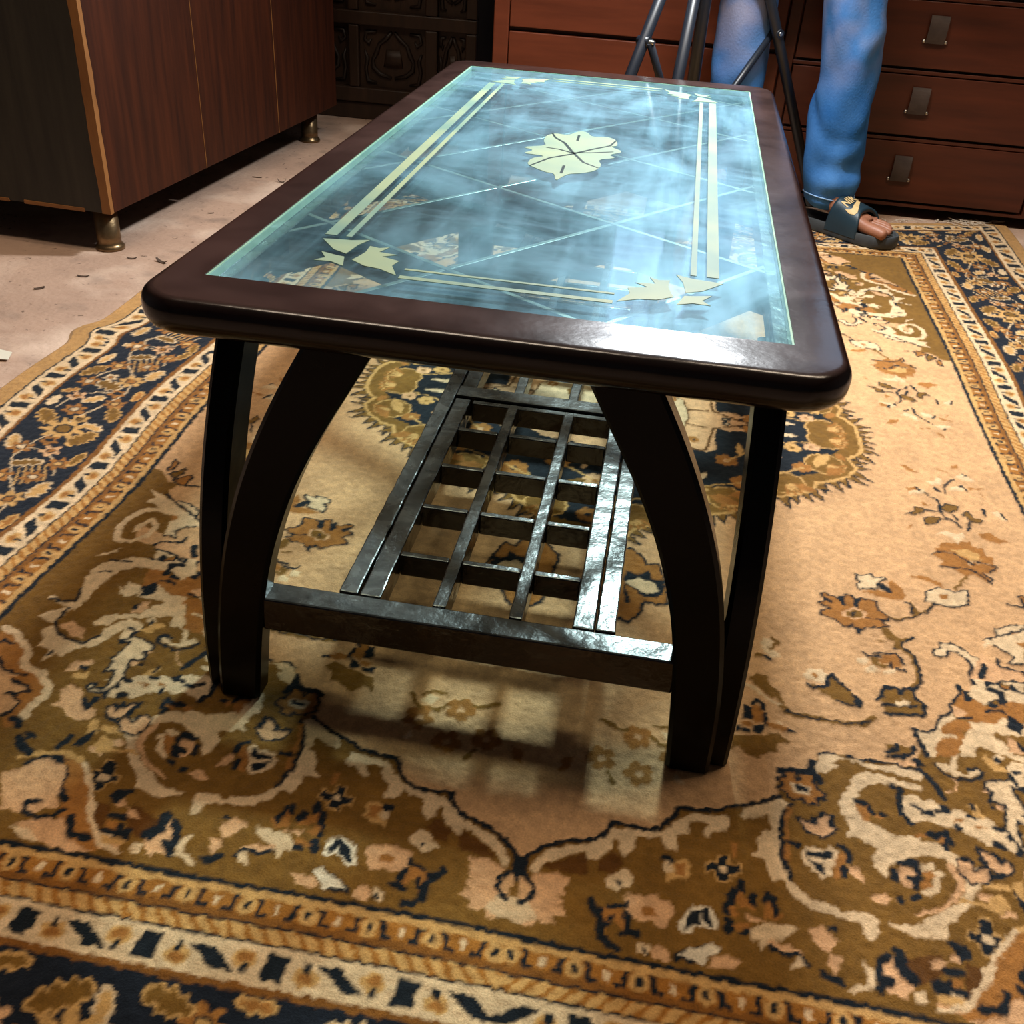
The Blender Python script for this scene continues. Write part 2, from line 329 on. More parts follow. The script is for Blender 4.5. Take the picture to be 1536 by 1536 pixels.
a1 = rng(noise(5.5, (1, 1, 1), 0.3, 7, 0.8), 0.40, 0.66, 0.06, 0.29)      # clouds of dust
a2 = rng(noise(8.0, (4.5, 0.7, 1), 0.22, 5, 0.4), 0.45, 0.75, 0.0, 0.13)    # wipe marks along the length
a3 = rng(noise(6.0, (0.9, 3.2, 1), 0.5, 5, 0.6), 0.5, 0.8, 0.0, 0.12)       # wipe marks across
s1 = nn(nt, 'ShaderNodeMath', operation='ADD'); L.new(a1.outputs[0], s1.inputs[0]); L.new(a2.outputs[0], s1.inputs[1])
s2 = nn(nt, 'ShaderNodeMath', operation='ADD'); L.new(s1.outputs[0], s2.inputs[0]); L.new(a3.outputs[0], s2.inputs[1]); s2.use_clamp = True
hz_ = nn(nt, 'ShaderNodeBsdfGlossy'); hz_.inputs['Roughness'].default_value = 0.52; hz_.inputs[0].default_value = (0.52, 0.80, 1.0, 1)   # dust scatters light onwards
md_ = nn(nt, 'ShaderNodeMixShader'); md_.inputs[0].default_value = 0.14; L.new(df.outputs[0], md_.inputs[1]); L.new(hz_.outputs[0], md_.inputs[2])
gn = nn(nt, 'ShaderNodeNewGeometry'); gs = nn(nt, 'ShaderNodeSeparateXYZ'); L.new(gn.outputs['True Normal'], gs.inputs[0])
gt = nn(nt, 'ShaderNodeMath', operation='GREATER_THAN'); gt.inputs[1].default_value = 0.7; L.new(gs.outputs['Z'], gt.inputs[0])     # dust lies on the upper face only
du = nn(nt, 'ShaderNodeMath', operation='MULTIPLY'); L.new(s2.outputs[0], du.inputs[0]); L.new(gt.outputs[0], du.inputs[1])
m2 = nn(nt, 'ShaderNodeMixShader'); L.new(du.outputs[0], m2.inputs[0]); L.new(m1.outputs[0], m2.inputs[1]); L.new(md_.outputs[0], m2.inputs[2])
L.new(m2.outputs[0], out.inputs[0])
GLASS = bxo('glass_top', (-0.2488, -0.5678, 0.4105), (0.2488, 0.5678, 0.4185), gm, TABLE, 0.0012)
tag(GLASS, 'blue green dusty glass pane')
M['glassedge'] = mat('green_glass_edge', (120, 170, 150), 0.25, col2=(165, 200, 175), scale=20)
for s in (-1, 1):
    bxo('glass_edge', (s*0.2489-0.0009, -0.567, 0.4108), (s*0.2489+0.0009, 0.567, 0.4192), M['glassedge'], GLASS, 0)
    bxo('glass_edge', (-0.248, s*0.5679-0.0009, 0.4108), (0.248, s*0.5679+0.0009, 0.4192), M['glassedge'], GLASS, 0)

etch = bpy.data.materials.new('frosted_etching'); etch.use_nodes = True; nt = etch.node_tree; L = nt.links
pb = nt.nodes['Principled BSDF']; pb.inputs['Base Color'].default_value = lin((206, 214, 168)); pb.inputs['Roughness'].default_value = 0.6; pb.inputs['Specular IOR Level'].default_value = 0.2
no = nn(nt, 'ShaderNodeTexNoise'); no.inputs['Scale'].default_value = 9.0; rp = nn(nt, 'ShaderNodeValToRGB')
rp.color_ramp.elements[0].color = lin((104, 134, 122)); rp.color_ramp.elements[1].color = lin((140, 154, 122)); rp.color_ramp.elements[0].position = 0.35; rp.color_ramp.elements[1].position = 0.65
tcx = nn(nt, 'ShaderNodeTexCoord'); L.new(tcx.outputs['Object'], no.inputs['Vector']); L.new(no.outputs['Fac'], rp.inputs[0]); L.new(rp.outputs[0], pb.inputs['Base Color'])
slit = mat('clear_cut_line', (28, 52, 56), 0.3)
EZ0, EZ1 = 0.41855, 0.41895
FLOWER = [(-0.0019, 0.7006), (0.0086, 0.6954), (0.0177, 0.6699), (0.0381, 0.6792), (0.052, 0.6661), (0.0569, 0.631), (0.0472, 0.6231), (0.0674, 0.6), (0.0493, 0.5749), (0.0603, 0.5627), (0.0382, 0.5449), (0.0456, 0.5158), (0.04, 0.4871), (0.0267, 0.4695), (0.011, 0.4601), (0.0053, 0.446), (-0.0008, 0.4219), (-0.0071, 0.4556), (-0.0166, 0.4561), (-0.0297, 0.4688), (-0.0455, 0.4853), (-0.0447, 0.5177), (-0.0278, 0.5365), (-0.06, 0.5394), (-0.0472, 0.5604), (-0.0652, 0.5718), (-0.0358, 0.5937), (-0.0434, 0.6177), (-0.044, 0.6516), (-0.0336, 0.67), (-0.0158, 0.6644)]
VEINS = [[(-0.0377, 0.6682), (-0.03, 0.6426), (-0.0143, 0.6178), (0.0016, 0.5713), (0.0218, 0.5217), (0.0423, 0.5019)], [(0.0524, 0.6606), (0.0469, 0.6266), (0.0252, 0.5956), (0.0029, 0.5599), (-0.0226, 0.5272), (-0.0408, 0.4795)], [(-0.0342, 0.5819), (-0.0175, 0.5786), (0.0022, 0.5664), (0.0271, 0.5772), (0.0537, 0.594)], [(-0.0004, 0.6714), (0.0009, 0.6376)], [(0.0, 0.4967), (0.001, 0.4589)]]
def smooth_closed(p, it=1):
    for _ in range(it):
        q = []
        for i in range(len(p)):
            a, b = p[i], p[(i+1) % len(p)]
            q += [(a[0]*.8+b[0]*.2, a[1]*.8+b[1]*.2), (a[0]*.2+b[0]*.8, a[1]*.2+b[1]*.8)]
        p = q
    return p
def flat(name, poly, m, parent, z0=EZ0, z1=EZ1):
    V, F = prism([(x, y-TY) for x, y in poly], z0, z1); o = raw(name, V, F, m, parent); return o
def ribbon(p, w):
    Lp = []; Rp = []
    for i, (x, y) in enumerate(p):
        a, b = p[max(i-1, 0)], p[min(i+1, len(p)-1)]; t = Vector((b[0]-a[0], b[1]-a[1])).normalized()
        k = w*(0.35+0.65*math.sin(PI*(i+0.6)/(len(p)+0.2))); Lp.append((x-t.y*k/2, y+t.x*k/2)); Rp.append((x+t.y*k/2, y-t.x*k/2))
    return Lp+Rp[::-1]
flat('etched_flower', smooth_closed(FLOWER), etch, GLASS)
for v in VEINS: flat('flower_vein', ribbon(v, 0.0042), slit, GLASS, EZ1-0.0001, EZ1+0.0002)
CORN = [[(-0.1879, 0.1284), (-0.1751, 0.131), (-0.1605, 0.1325), (-0.1444, 0.1393), (-0.1509, 0.1208), (-0.1543, 0.094), (-0.1688, 0.1024)],
        [(-0.1764, 0.0687), (-0.1689, 0.0783), (-0.1774, 0.093), (-0.1609, 0.0872), (-0.1531, 0.0856), (-0.147, 0.0619), (-0.1609, 0.0698)],
        [(-0.1413, 0.0897), (-0.1384, 0.1041), (-0.1393, 0.1221), (-0.1295, 0.1191), (-0.1206, 0.1242), (-0.1264, 0.1084), (-0.1081, 0.1058), (-0.1203, 0.0971), (-0.1025, 0.0902), (-0.1053, 0.0764), (-0.0953, 0.0534), (-0.114, 0.065), (-0.1291, 0.0682), (-0.1441, 0.08)]]
for sx in (1, -1):
    for sy in (1, -1):
        for p in CORN:
            q = [((x*sx) + (0.006 if sx < 0 else 0), y if sy > 0 else 2*TY-y) for x, y in p]
            flat('etched_leaf', q if sx*sy > 0 else q[::-1], etch, GLASS)
for s in (-1, 1):
    x = s*0.1845
    flat('etched_line', [(x-0.0058, 0.142), (x+0.0058, 0.142), (x+0.0058, 0.998), (x-0.0058, 0.998)], etch, GLASS)
    x = s*0.1665
    flat('etched_line', [(x-0.0028, 0.142), (x+0.0028, 0.142), (x+0.0028, 0.998), (x-0.0028, 0.998)], etch, GLASS)
    for y, hw in ((0.051, 0.0035), (0.0715, 0.002)):
        yy = y if s > 0 else 2*TY-y
        flat('etched_line', [(-0.092, yy-hw), (0.098, yy-hw), (0.098, yy+hw), (-0.092, yy+hw)], etch, GLASS)

# deep diagonal boards under the glass
lat = mat('lattice_board_lacquer', (18, 20, 22), 0.22, col2=(30, 30, 30), scale=18, bump=0.06, bscale=50, spec=0.8, dust_sheen=((172, 174, 166), 0.75, 40.0))  # pale top colour paints the highlights along the board edges
def clip(m, c, x0=-0.25, x1=0.25, y0=0.0, y1=1.138):
    ts = []
    for x in (x0, x1):
        y = m*(x+0.25)+c
        if y0 <= y <= y1: ts.append((x, y))
    for y in (y0, y1):
        x = (y-c)/m-0.25
        if x0 < x < x1: ts.append((x, y))
    return ts[:2] if len(ts) >= 2 else None
k = 0
for m_, cs in ((1.4, (-0.46, -0.15, 0.15, 0.405, 0.70, 0.97)), (-0.66, (0.235, 0.525, 0.82, 1.11, 1.37))):
    for c in cs:
        e = clip(m_, c)
        if not e: continue
        a, b = Vector((e[0][0], e[0][1]-TY, 0)), Vector((e[1][0], e[1][1]-TY, 0)); d = b-a
        bm = bmesh.new(); box(bm, (0, 0, 0), (d.length, 0.0065, 0.042), 0.0009)
        bm.transform(Matrix.Translation((a+b)/2+Vector((0, 0, 0.3880+(0.0006 if m_ < 0 else 0)))) @ Matrix.Rotation(math.atan2(d.y, d.x), 4, 'Z'))
        obj('lattice_bar', bm, lat, TABLE)
SW0 = M['shelfwood']
for s in (-1, 1): bxo('glass_ledge', (s*0.243-0.0065, -0.568, 0.387), (s*0.243+0.0065, 0.568, 0.4100), SW0, TABLE, 0.001)

# bowed legs: one piece in the end plane and one in the side plane at every corner
zi = [0.0, 0.05, 0.10, 0.15, 0.18, 0.24, 0.295, 0.345, 0.3855]
inn = [0.2080, 0.2045, 0.2000, 0.1930, 0.1860, 0.1670, 0.1410, 0.1120, 0.0890]
outr = [0.2500, 0.2500, 0.2470, 0.2400, 0.2350, 0.2190, 0.1975, 0.1735, 0.1500]
zz = np.linspace(0, 0.3858, 26)
ci = np.interp(zz, zi, inn); co = np.interp(zz, zi, outr)
def sm(a):
    b = a.copy()
    for _ in range(3): b[1:-1] = (b[:-2]+2*b[1:-1]+b[2:])/4
    return b
ci, co = sm(ci), sm(co)
def plank(pts_fn, ch=0.004):
    V = []; F = []; n = len(zz)
    for i in range(n):
        (a0, a1, b0, b1) = pts_fn(i); z = zz[i]
        V += [(a0+ch, b0, z), (a1-ch, b0, z), (a1, b0+ch, z), (a1, b1-ch, z), (a1-ch, b1, z), (a0+ch, b1, z), (a0, b1-ch, z), (a0, b0+ch, z)]
    for i in range(n-1):
        for k in range(8): F.append((i*8+k, i*8+(k+1) % 8, i*8+8+(k+1) % 8, i*8+8+k))
    F += [tuple(range(7, -1, -1)), tuple(range((n-1)*8, n*8))]
    return V, F
for sx in (1, -1):
    for sy in (-1, 1):
        def endleg(i):
            yo = 0.044+0.030*(1-zz[i]/0.386)**1.2
            return ci[i], co[i], -yo, -yo+0.030
        V, F = plank(endleg)
        V = [(sx*x, (-TY+y) if sy < 0 else (TY-y), z) for x, y, z in V]
        o = raw('leg', V, F, M['lacquer'], TABLE, True); o.modifiers.new('split', 'EDGE_SPLIT').split_angle = math.radians(35)
        def sideleg(i):
            f0 = -0.060+(0.25-co[i])*1.05
            xo = 0.268-0.010*(zz[i]/0.386)**2
            return xo-0.028, xo, f0, f0+0.044+0.30*(co[i]-ci[i]-0.04)
        V, F = plank(sideleg)
        V = [(sx*x, (-TY+y) if sy < 0 else (TY-y), z) for x, y, z in V]
        o = raw('leg', V, F, M['lacquer'], TABLE, True); o.modifiers.new('split', 'EDGE_SPLIT').split_angle = math.radians(35)

# slatted shelf between the legs
SW = M['shelfwood']
for s in (-1, 1):
    y0 = -TY-0.060 if s < 0 else TY+0.032
    bxo('stretcher', (-0.2015, y0, 0.083), (0.2015, y0+0.028, 0.1215), SW, TABLE, 0.002)
def wavy_bar(name, x0, x1, y0, y1, z0, z1, along='y', amp=0.0005):
    n = max(int(abs((y1-y0) if along == 'y' else (x1-x0))/0.012), 2); V = []; F = []
    for i in range(n+1):
        t = i/n; j = [random.uniform(-amp, amp) for _ in range(4)]
        if along == 'y':
            y = y0+(y1-y0)*t; V += [(x0+j[0], y, z0), (x1+j[1], y, z0), (x1+j[1], y, z1+j[2]*0.4), (x0+j[0], y, z1+j[3]*0.4)]
        else:
            x = x0+(x1-x0)*t; V += [(x, y0, z0), (x, y1, z0), (x, y1, z1+j[2]*0.4), (x, y0, z1+j[3]*0.4)]
    for i in range(n):
        for k in range(4): F.append((i*4+k, i*4+(k+1) % 4, i*4+4+(k+1) % 4, i*4+4+k))
    F += [(3, 2, 1, 0), tuple(range(n*4, n*4+4))]
    o = raw(name, V, F, SW, TABLE)
    b = o.modifiers.new('bevel', 'BEVEL'); b.width = 0.0016; b.segments = 2; b.limit_method = 'ANGLE'; b.angle_limit = math.radians(45); return o
ya, yb = -TY-0.032, TY+0.032
for s in (-1, 1): wavy_bar('shelf_rail', 0.005+s*0.127-0.0095, 0.005+s*0.127+0.0095, ya, yb, 0.093, 0.1235)
sections = ((ya, 0.413-TY), (0.447-TY, 0.691-TY), (0.725-TY, yb))
for y in (0.415, 0.693): bxo('shelf_mid_rail', (-0.112, y-TY, 0.094), (0.122, y-TY+0.030, 0.1252), SW, TABLE, 0.002)
for si, (a, b) in enumerate(sections):
    for x, w_ in ((-0.1005, 0.021), (-0.031, 0.0135), (0.0445, 0.0135), (0.1105, 0.021)):
        wavy_bar('shelf_slat', x-w_/2, x+w_/2, a+0.0008, b-0.0008, 0.094, 0.1220, amp=0.0004)
    ys = {0: [0.046, 0.141, 0.234, 0.328], 1: [0.57], 2: [0.81, 0.90, 0.995, 1.09]}[si]
    for y in ys:
        for x0, x1 in ((-0.0898, -0.0380), (-0.0240, 0.0375), (0.0515, 0.0998)):
            wavy_bar('shelf_slat', x0, x1, y-TY-0.0042, y-TY+0.0042, 0.096, 0.1222, 'x', 0.0006)
bxo('shelf_slat', (-0.0868, 0.402-TY, 0.0945), (0.0998, 0.4118-TY, 0.1218), SW, TABLE, 0.0012)

# ------------------------------------------------------------------ patterned rug
RUG = (
    "o:0,898 3,898 8,891 17,882 30,874 43,869 59,864 70,856 75,848 76,840 94,841 100,842 116,839 128,830 134,819 137,809 154,808 173,805 183,799 200,793 216,785 233,774 231,753 250,738 264,732 275,709 282,704 302,705 316,708 348,704 368,704 379,669 375,652 372,648 388,652 397,642 401,631 408,624 417,615 420,604 425,596 434,583 436,569 444,575 454,571 470,554 498,546 515,540 550,535 560,500 521,514 503,517 510,503 495,488 484,480 487,476 521,456 554,435 562,427 564,418 557,399 575,397 594,373 612,370 612,976 0,976|w:11,911 10,902 17,891 26,881 44,874 55,870 73,857 79,847 94,845 103,844 125,839 137,826 149,813 149,824 146,837 135,841 139,858 129,860 124,852 122,845 113,852 100,851 98,866 92,877 86,871 84,857 79,862 78,872 67,883 60,887 56,876 39,887 28,895 20,901 16,910|B:20,903 37,891 56,880 59,886 59,901 39,905|B:67,885 82,872 86,876 91,884 81,896 68,896|p:11,913 25,907 34,906 39,909 46,906 47,910 41,919 43,926 35,929 42,931 43,936 36,938 43,939 47,948 36,947 36,956 27,959 22,954 21,962 13,964 11,958 8,961 6,946 13,938 18,929 17,920|w:0,940 14,940 22,955 10,962 0,960|f:1,917 7,917 13,924 14,933 9,939 5,940|d6:3,898 4,913|d5:3,915 7,915 15,923 16,933 11,939 6,943|d6:0,898 0,920|w:75,902 81,897 87,891 95,888 101,896 99,903 94,907 87,911 79,910|d:85,903 89,901 92,905 88,906|p:93,919 97,912 108,911 121,908 123,913 132,913 137,917 136,922 131,933 129,939 119,938 118,933 111,938 102,936 95,928|b:110,922 121,921 123,929 110,930|b:72,934 85,927 95,931 96,940 96,949 92,947 87,941 85,937 82,943 80,957 78,958 78,944 74,939|d7:65,926 67,932 74,935|d7:71,936 76,944 76,958 84,964 90,966|d7:97,933 99,944|d7:94,952 107,949|d4:84,938 82,948|d4:80,929 95,925 96,920|w:107,959 117,956 119,962 113,968 108,968|d:111,960 117,961 116,967 112,965|p:119,962 124,955 133,959 135,968 123,969|w:125,844 135,832 145,818 154,812 166,812 183,809 185,821 183,827 171,830 164,838 160,834 166,824 159,821 147,823 145,837 135,840 135,851 139,858 127,859 125,852|w:196,806 200,796 216,788 235,776 243,783 235,794 233,805 230,814 230,844 232,850 234,861 238,869 251,883 266,886 275,888 274,897 262,896 251,895 246,887 239,885 235,877 230,869 223,874 218,864 217,850 210,849 201,848 210,842 210,831 215,821 222,817 223,799 208,807 199,810|d5:244,782 236,796 232,808 231,844 234,853 238,867|b4:241,788 237,807 236,846|b:186,839 192,838 190,853 186,856|l:173,855 184,854 185,863 196,861 196,872 186,875 184,883 173,884 172,875 163,876 163,865 172,863|d:174,856 183,855 183,864 194,863 195,871 184,874 183,881 174,882 173,874 164,874 164,866 174,865|w:175,867 182,866 182,872 176,873|g:140,938 142,928 147,918 155,911 168,912 173,920 172,931 166,933 161,929 155,933 146,941|d:144,939 147,926 152,916 160,914 164,911 167,919 170,929 166,930 161,923 159,920 158,930 151,933|d8:194,880 193,887|d8:187,891 184,901 182,912|d8:203,893 204,898|d8:183,921 181,930|d6:216,887 214,894|d6:220,890 224,906|d6:192,930 200,928|b:190,889 199,895 201,901 206,905 193,905 189,898|b:182,906 189,904 192,912 189,916 184,914|b:211,905 217,892 220,901 220,909 229,903 231,905 221,913 212,911|b:183,924 200,919 199,926 188,927|p:196,910 210,913 217,914 200,917|w:200,925 211,917 230,915 240,915 233,925 222,930 215,937 208,944 208,935 200,935|d:137,961 148,954 156,949 168,945 176,950 166,955 156,964 157,966 138,967|g:141,962 150,953 163,949 169,945 174,947 173,952 166,958 161,966 155,963 142,963|p:169,957 181,954 193,956 184,964 166,967|p:248,914 260,910 272,918 271,925 262,934 253,925|d:263,909 273,907 273,914 264,912|p7:218,935 231,936 239,939|d5:217,938 226,942 239,940 245,948|w:234,948 239,942 243,948 240,953 231,955|l:127,888 132,870 146,866 150,869 148,886 127,894|b:135,872 146,869 145,886 137,884|w:126,873 134,872 133,882 127,884|d7:126,869 132,870|d8:236,741 250,738 268,735 272,747|d9:264,733 269,722|w:270,723 275,710 285,705 298,708 318,711 334,710 349,707 360,709 372,713 370,722 353,719 336,716 319,718 304,710 294,711 284,719 291,720 289,725 279,733 271,736|b:232,753 238,749 240,741 250,740 250,749 253,750 254,741"
    " 267,739 266,748 269,756 276,762 276,768 267,769 268,776 255,778 255,772 248,775 241,775 240,768 232,764 236,760|d3:232,753 238,749 240,741 250,740 250,749 253,750 254,741 267,739 266,748 269,756 276,762 276,768 267,769 268,776 255,778 255,772 248,775 241,775 240,768 232,764 236,760 232,753|w:244,755 263,755 261,766 246,766|d:247,757 261,756 260,764 247,763|d4:275,709 282,704 290,704|d4:302,705 316,708 323,706 348,704|d4:348,704 358,707 369,709|w:306,730 317,723 326,722 348,726 357,728 369,729 368,735 356,735 338,733 324,737 316,743 308,753 303,763 303,771 307,784 315,788 321,791 336,796 355,793 358,793 354,816 342,821 333,827 325,833 321,846 314,841 312,829 312,825 318,814 306,811 301,808 289,808 295,800 293,789 288,781 288,767 293,755 299,748|p:248,796 261,800 265,800 266,792 273,785 278,789 278,798 284,802 277,810 269,815 261,813 253,809 250,802|d3:248,796 261,800 265,800 266,792 273,785 278,789 278,798 284,802 277,810 269,815 261,813 253,809 250,802 248,796|d6:263,794 263,799|d6:279,787 280,797|d6:238,827 247,828|w:248,837 255,828 268,829 277,823 281,826 280,838 273,849 274,855 265,861 257,855 249,845|d:252,837 255,832 266,833 273,827 277,828 276,836 269,841 257,839 258,844 267,844 270,849 268,857 263,855 256,846 253,841|w4:256,839 267,842 273,839|b:276,839 284,826 289,830 287,840 280,845 282,851 278,858 274,857 275,848|d6:283,821 290,825 291,837|d6:284,845 284,855|p:288,848 291,841 297,839 301,850 302,858 293,851|b:302,767 314,765 315,773 314,786 307,786 305,775|b:319,775 326,772 326,779 319,780|d6:304,764 312,764|d6:316,768 317,775|d6:326,773 329,775|d6:340,735 346,742 344,769|d6:349,772 351,779|o:341,678 351,677 353,682 357,676 369,676 368,688 357,693 344,695 342,687|d5:342,696 356,693 369,685 370,676|d5:352,675 352,686 342,690|p:352,698 369,694 367,702 351,705|d9:369,696 374,702|w:310,792 324,794 337,798 354,797 368,797 378,801 387,807 394,816 403,817 410,821 410,828 403,838 396,848 386,863 372,875 364,881 346,885 360,875 373,865 382,856 388,846 390,835 390,826 383,819 374,814 362,812 353,813 343,821 333,824 324,834 321,846 314,840 311,827 319,816 307,811|p:378,816 383,820 385,825 390,830 388,844 380,856 366,870 347,879 340,882 348,874 361,869 374,857 381,847 382,831 377,824|b:353,791 365,787 365,793 354,795|b:373,791 381,787 379,797 373,796|d7:366,788 372,790 383,784|d7:383,789 384,794|d7:379,798 380,802|w:349,746 362,742 366,747 376,745 379,749 385,749 382,754 391,754 397,752 406,753 407,758 419,757 428,758 432,764 430,769 435,769 449,761 453,763 446,769 457,771 456,773 444,772 438,778 445,781 446,795 442,794 434,791 434,786 426,782 423,791 417,789 408,781 396,776 392,777 391,775 380,775 371,772 359,775 353,779 351,772 346,768|b:393,766 403,762 400,767 392,769|b:410,767 424,769 413,771|d6:348,738 344,770|d6:350,773 352,779|d6:367,762 373,762|d6:357,755 362,759|d6:379,757 389,755 385,750|d6:407,757 412,758|d6:394,773 396,776|d6:431,768 438,766|d6:441,777 448,775|d6:426,786 434,790|d6:448,785 446,795|p:331,840 335,832 349,829 346,839 337,840 342,848 343,854 334,850|d7:349,828 350,834|d7:341,844 349,841 345,852|d7:329,838 328,846|d7:336,828 349,824|d7:342,863 347,861|b:353,832 363,829 365,836 359,842 360,850 353,855 350,848 355,840|w:364,830 373,828 371,835 365,836|w6:365,838 362,850 354,856|w6:356,828 364,824|p:303,871 311,865 319,864 324,869 318,874 308,875|d:326,864 332,864 335,870 326,872|p:409,797 415,797 422,803 427,808 431,802 437,805 436,814 430,821 419,819 414,812 411,805|d3:409,797 415,797 422,803 427,808 431,802 437,805 436,814 430,821 419,819 414,812 411,805 409,797|d5:423,799 427,806 431,803|d5:417,825 425,823|d5:408,795 411,811|l:409,831 429,830 428,837 406,840|l:434,827 443,825 438,845 429,844|p:398,846 411,845 416,856 428,857 427,864 413,866 409,854 400,853|o:372,702 387,700 403,711 402,723 392,732 383,718|d7:371,706 380,722 386,734 388,739|w:387,694 394,701 406,708 420,706 433,699 431,692 421,695 417,702 409,703 397,692|d4:387,696 391,703 405,712 419,710 431,704 434,696 429,692 420,695|p:390,731 399,728"
    " 403,718 402,711 405,713 402,727 393,733|p:428,722 446,715 449,725 443,743 437,744 438,728|d:433,724 439,724 433,737 437,744 430,744|d:449,729 455,726 453,733 448,735|w:461,680 467,676 481,673 472,709 463,711 462,701 463,692 457,691|d5:458,686 458,690|d5:461,695 463,704 463,711 472,711|d5:466,690 472,688|w:264,888 275,892 297,887 307,891 308,899 302,915 296,911 294,899 274,897 263,896|w:317,893 339,891 353,883 370,872 386,855 394,857 379,872 367,885 364,897 339,903 329,900|l:393,871 405,870 404,884 412,885 406,899 402,899 403,907 391,908 390,897 381,896 383,886 390,886|d:393,872 404,872 403,886 410,887 405,898 401,899 402,906 392,906 391,896 382,894 385,887 391,887|w:392,887 402,888 402,895 392,895|B:325,926 356,914 359,926 349,940 335,947 327,940|B:375,918 389,920 383,948 369,951|p:307,932 317,925 319,933 322,942 329,947 321,962 315,963 315,959 302,957 305,951 311,946 306,945|d7:312,925 305,932 302,948 311,947 300,958|d11:322,920 321,935 329,943|w:328,954 338,952 338,961 329,963|w:290,935 298,939 299,950 297,958 287,960 281,965 275,963 284,957 292,954 292,945|p:264,934 275,934 271,944 267,953 261,942|d8:258,952 264,956 271,957|d8:358,930 369,929|d8:348,942 348,952|d8:357,940 356,948 368,946|b:361,936 370,934 369,941 359,943|w:358,949 368,950 367,953 356,953|p:370,907 380,909 371,919 361,918|b:423,906 415,915 401,930 397,942 387,953 388,959 414,942|w7:424,898 413,910 410,918 398,928 390,923 388,932 394,935 395,940 385,951|p:390,961 402,950 410,954 408,964 393,964|p:345,958 354,955 356,961 365,962 362,965 348,966|l8:348,955 367,956 385,955|d7:401,945 405,950|b:601,732 596,721 575,731 558,746 550,767 524,777 510,791 506,805 510,821 512,836 532,840|w9:599,717 582,723 555,745 546,769 524,775 508,791 504,803 508,823 509,835|f:579,767 563,777 538,780 550,788 527,796 524,801 538,807 523,816 522,832 533,839|d4:576,762 561,779 537,782|d4:545,791 527,796 521,803 542,810|d4:538,807 522,818 522,832 532,840|d4:590,749 587,736 574,740|w:576,691 557,671 547,673 551,695 549,705 536,717 512,723 498,710 496,694 484,679 473,681 483,706 491,723 509,732 519,746 532,737 550,737 548,727 558,712 550,700|w:514,686 507,674 472,663 465,648 452,637 430,650 399,666 408,676 400,701 407,700 415,672 439,660 468,670 489,675 495,687 510,693|p:547,699 535,691 518,700 511,716 525,714|w:585,659 579,652 563,664 549,661 550,633 541,631 541,661 544,675 558,668|d4:550,671 553,693 545,709 529,720 507,723 496,707|d4:579,660 564,662 550,658 556,635|w:534,752 536,736 527,736 526,748 534,759|d:535,748 532,737 528,744 531,750|p:503,768 501,751 486,745 480,751 490,756 493,765|d:492,761 492,754 479,755 483,761|l:494,770 477,762 476,773 487,775|w:461,671 455,666 448,673 451,681|d:457,675 453,670 449,677 453,680|l:461,691 442,671 436,677 447,693|l:425,758 416,742 409,743 412,755|d:416,752 415,740 410,741 412,751|w:472,783 470,778 462,778 465,785 451,784 452,765 454,754 464,761 462,746 467,739 461,725 459,710 470,715 461,701 432,709 431,718 437,722 434,735 446,736 444,749 441,762 443,776 449,788 464,789|d3:472,783 470,778 462,778 465,785 451,784 452,765 454,754 464,761 462,746 467,739 461,725 459,710 470,715 461,701 432,709 431,718 437,722 434,735 446,736 444,749 441,762 443,776 449,788 464,789 472,783|p:494,813 485,807 494,792 487,784 471,791 467,803 456,809 445,812 444,822 452,830 469,826 479,816|p:416,822 412,815 402,822 400,810 388,811 387,825 394,837 410,834|d3:416,822 412,815 402,822 400,810 388,811 387,825 394,837 410,834 416,822|d:447,860 441,849 430,837 432,847 436,861|d7:455,868 452,850|d7:464,802 456,811 453,797|p:489,906 476,900 470,884 457,877 444,882 436,889 435,903 428,919 419,933 466,943|b:459,874 443,871 427,876 414,889 393,927 417,932 434,904 435,887 449,879|l6:484,885 466,874 443,871 427,876 414,889|d4:474,892 466,879 453,876|d9:450,879 443,880|d9:433,887 434,901 429,912 419,922|d9:497,862 491,870 478,877|d:496,854 487,852 480,860 490,862|b:527,841 517,839 509,847 515,855|d7:518,841 509,841 506,850|l:426,857 420,842 409,848 405,858 386,854 378,860 394,859 416"
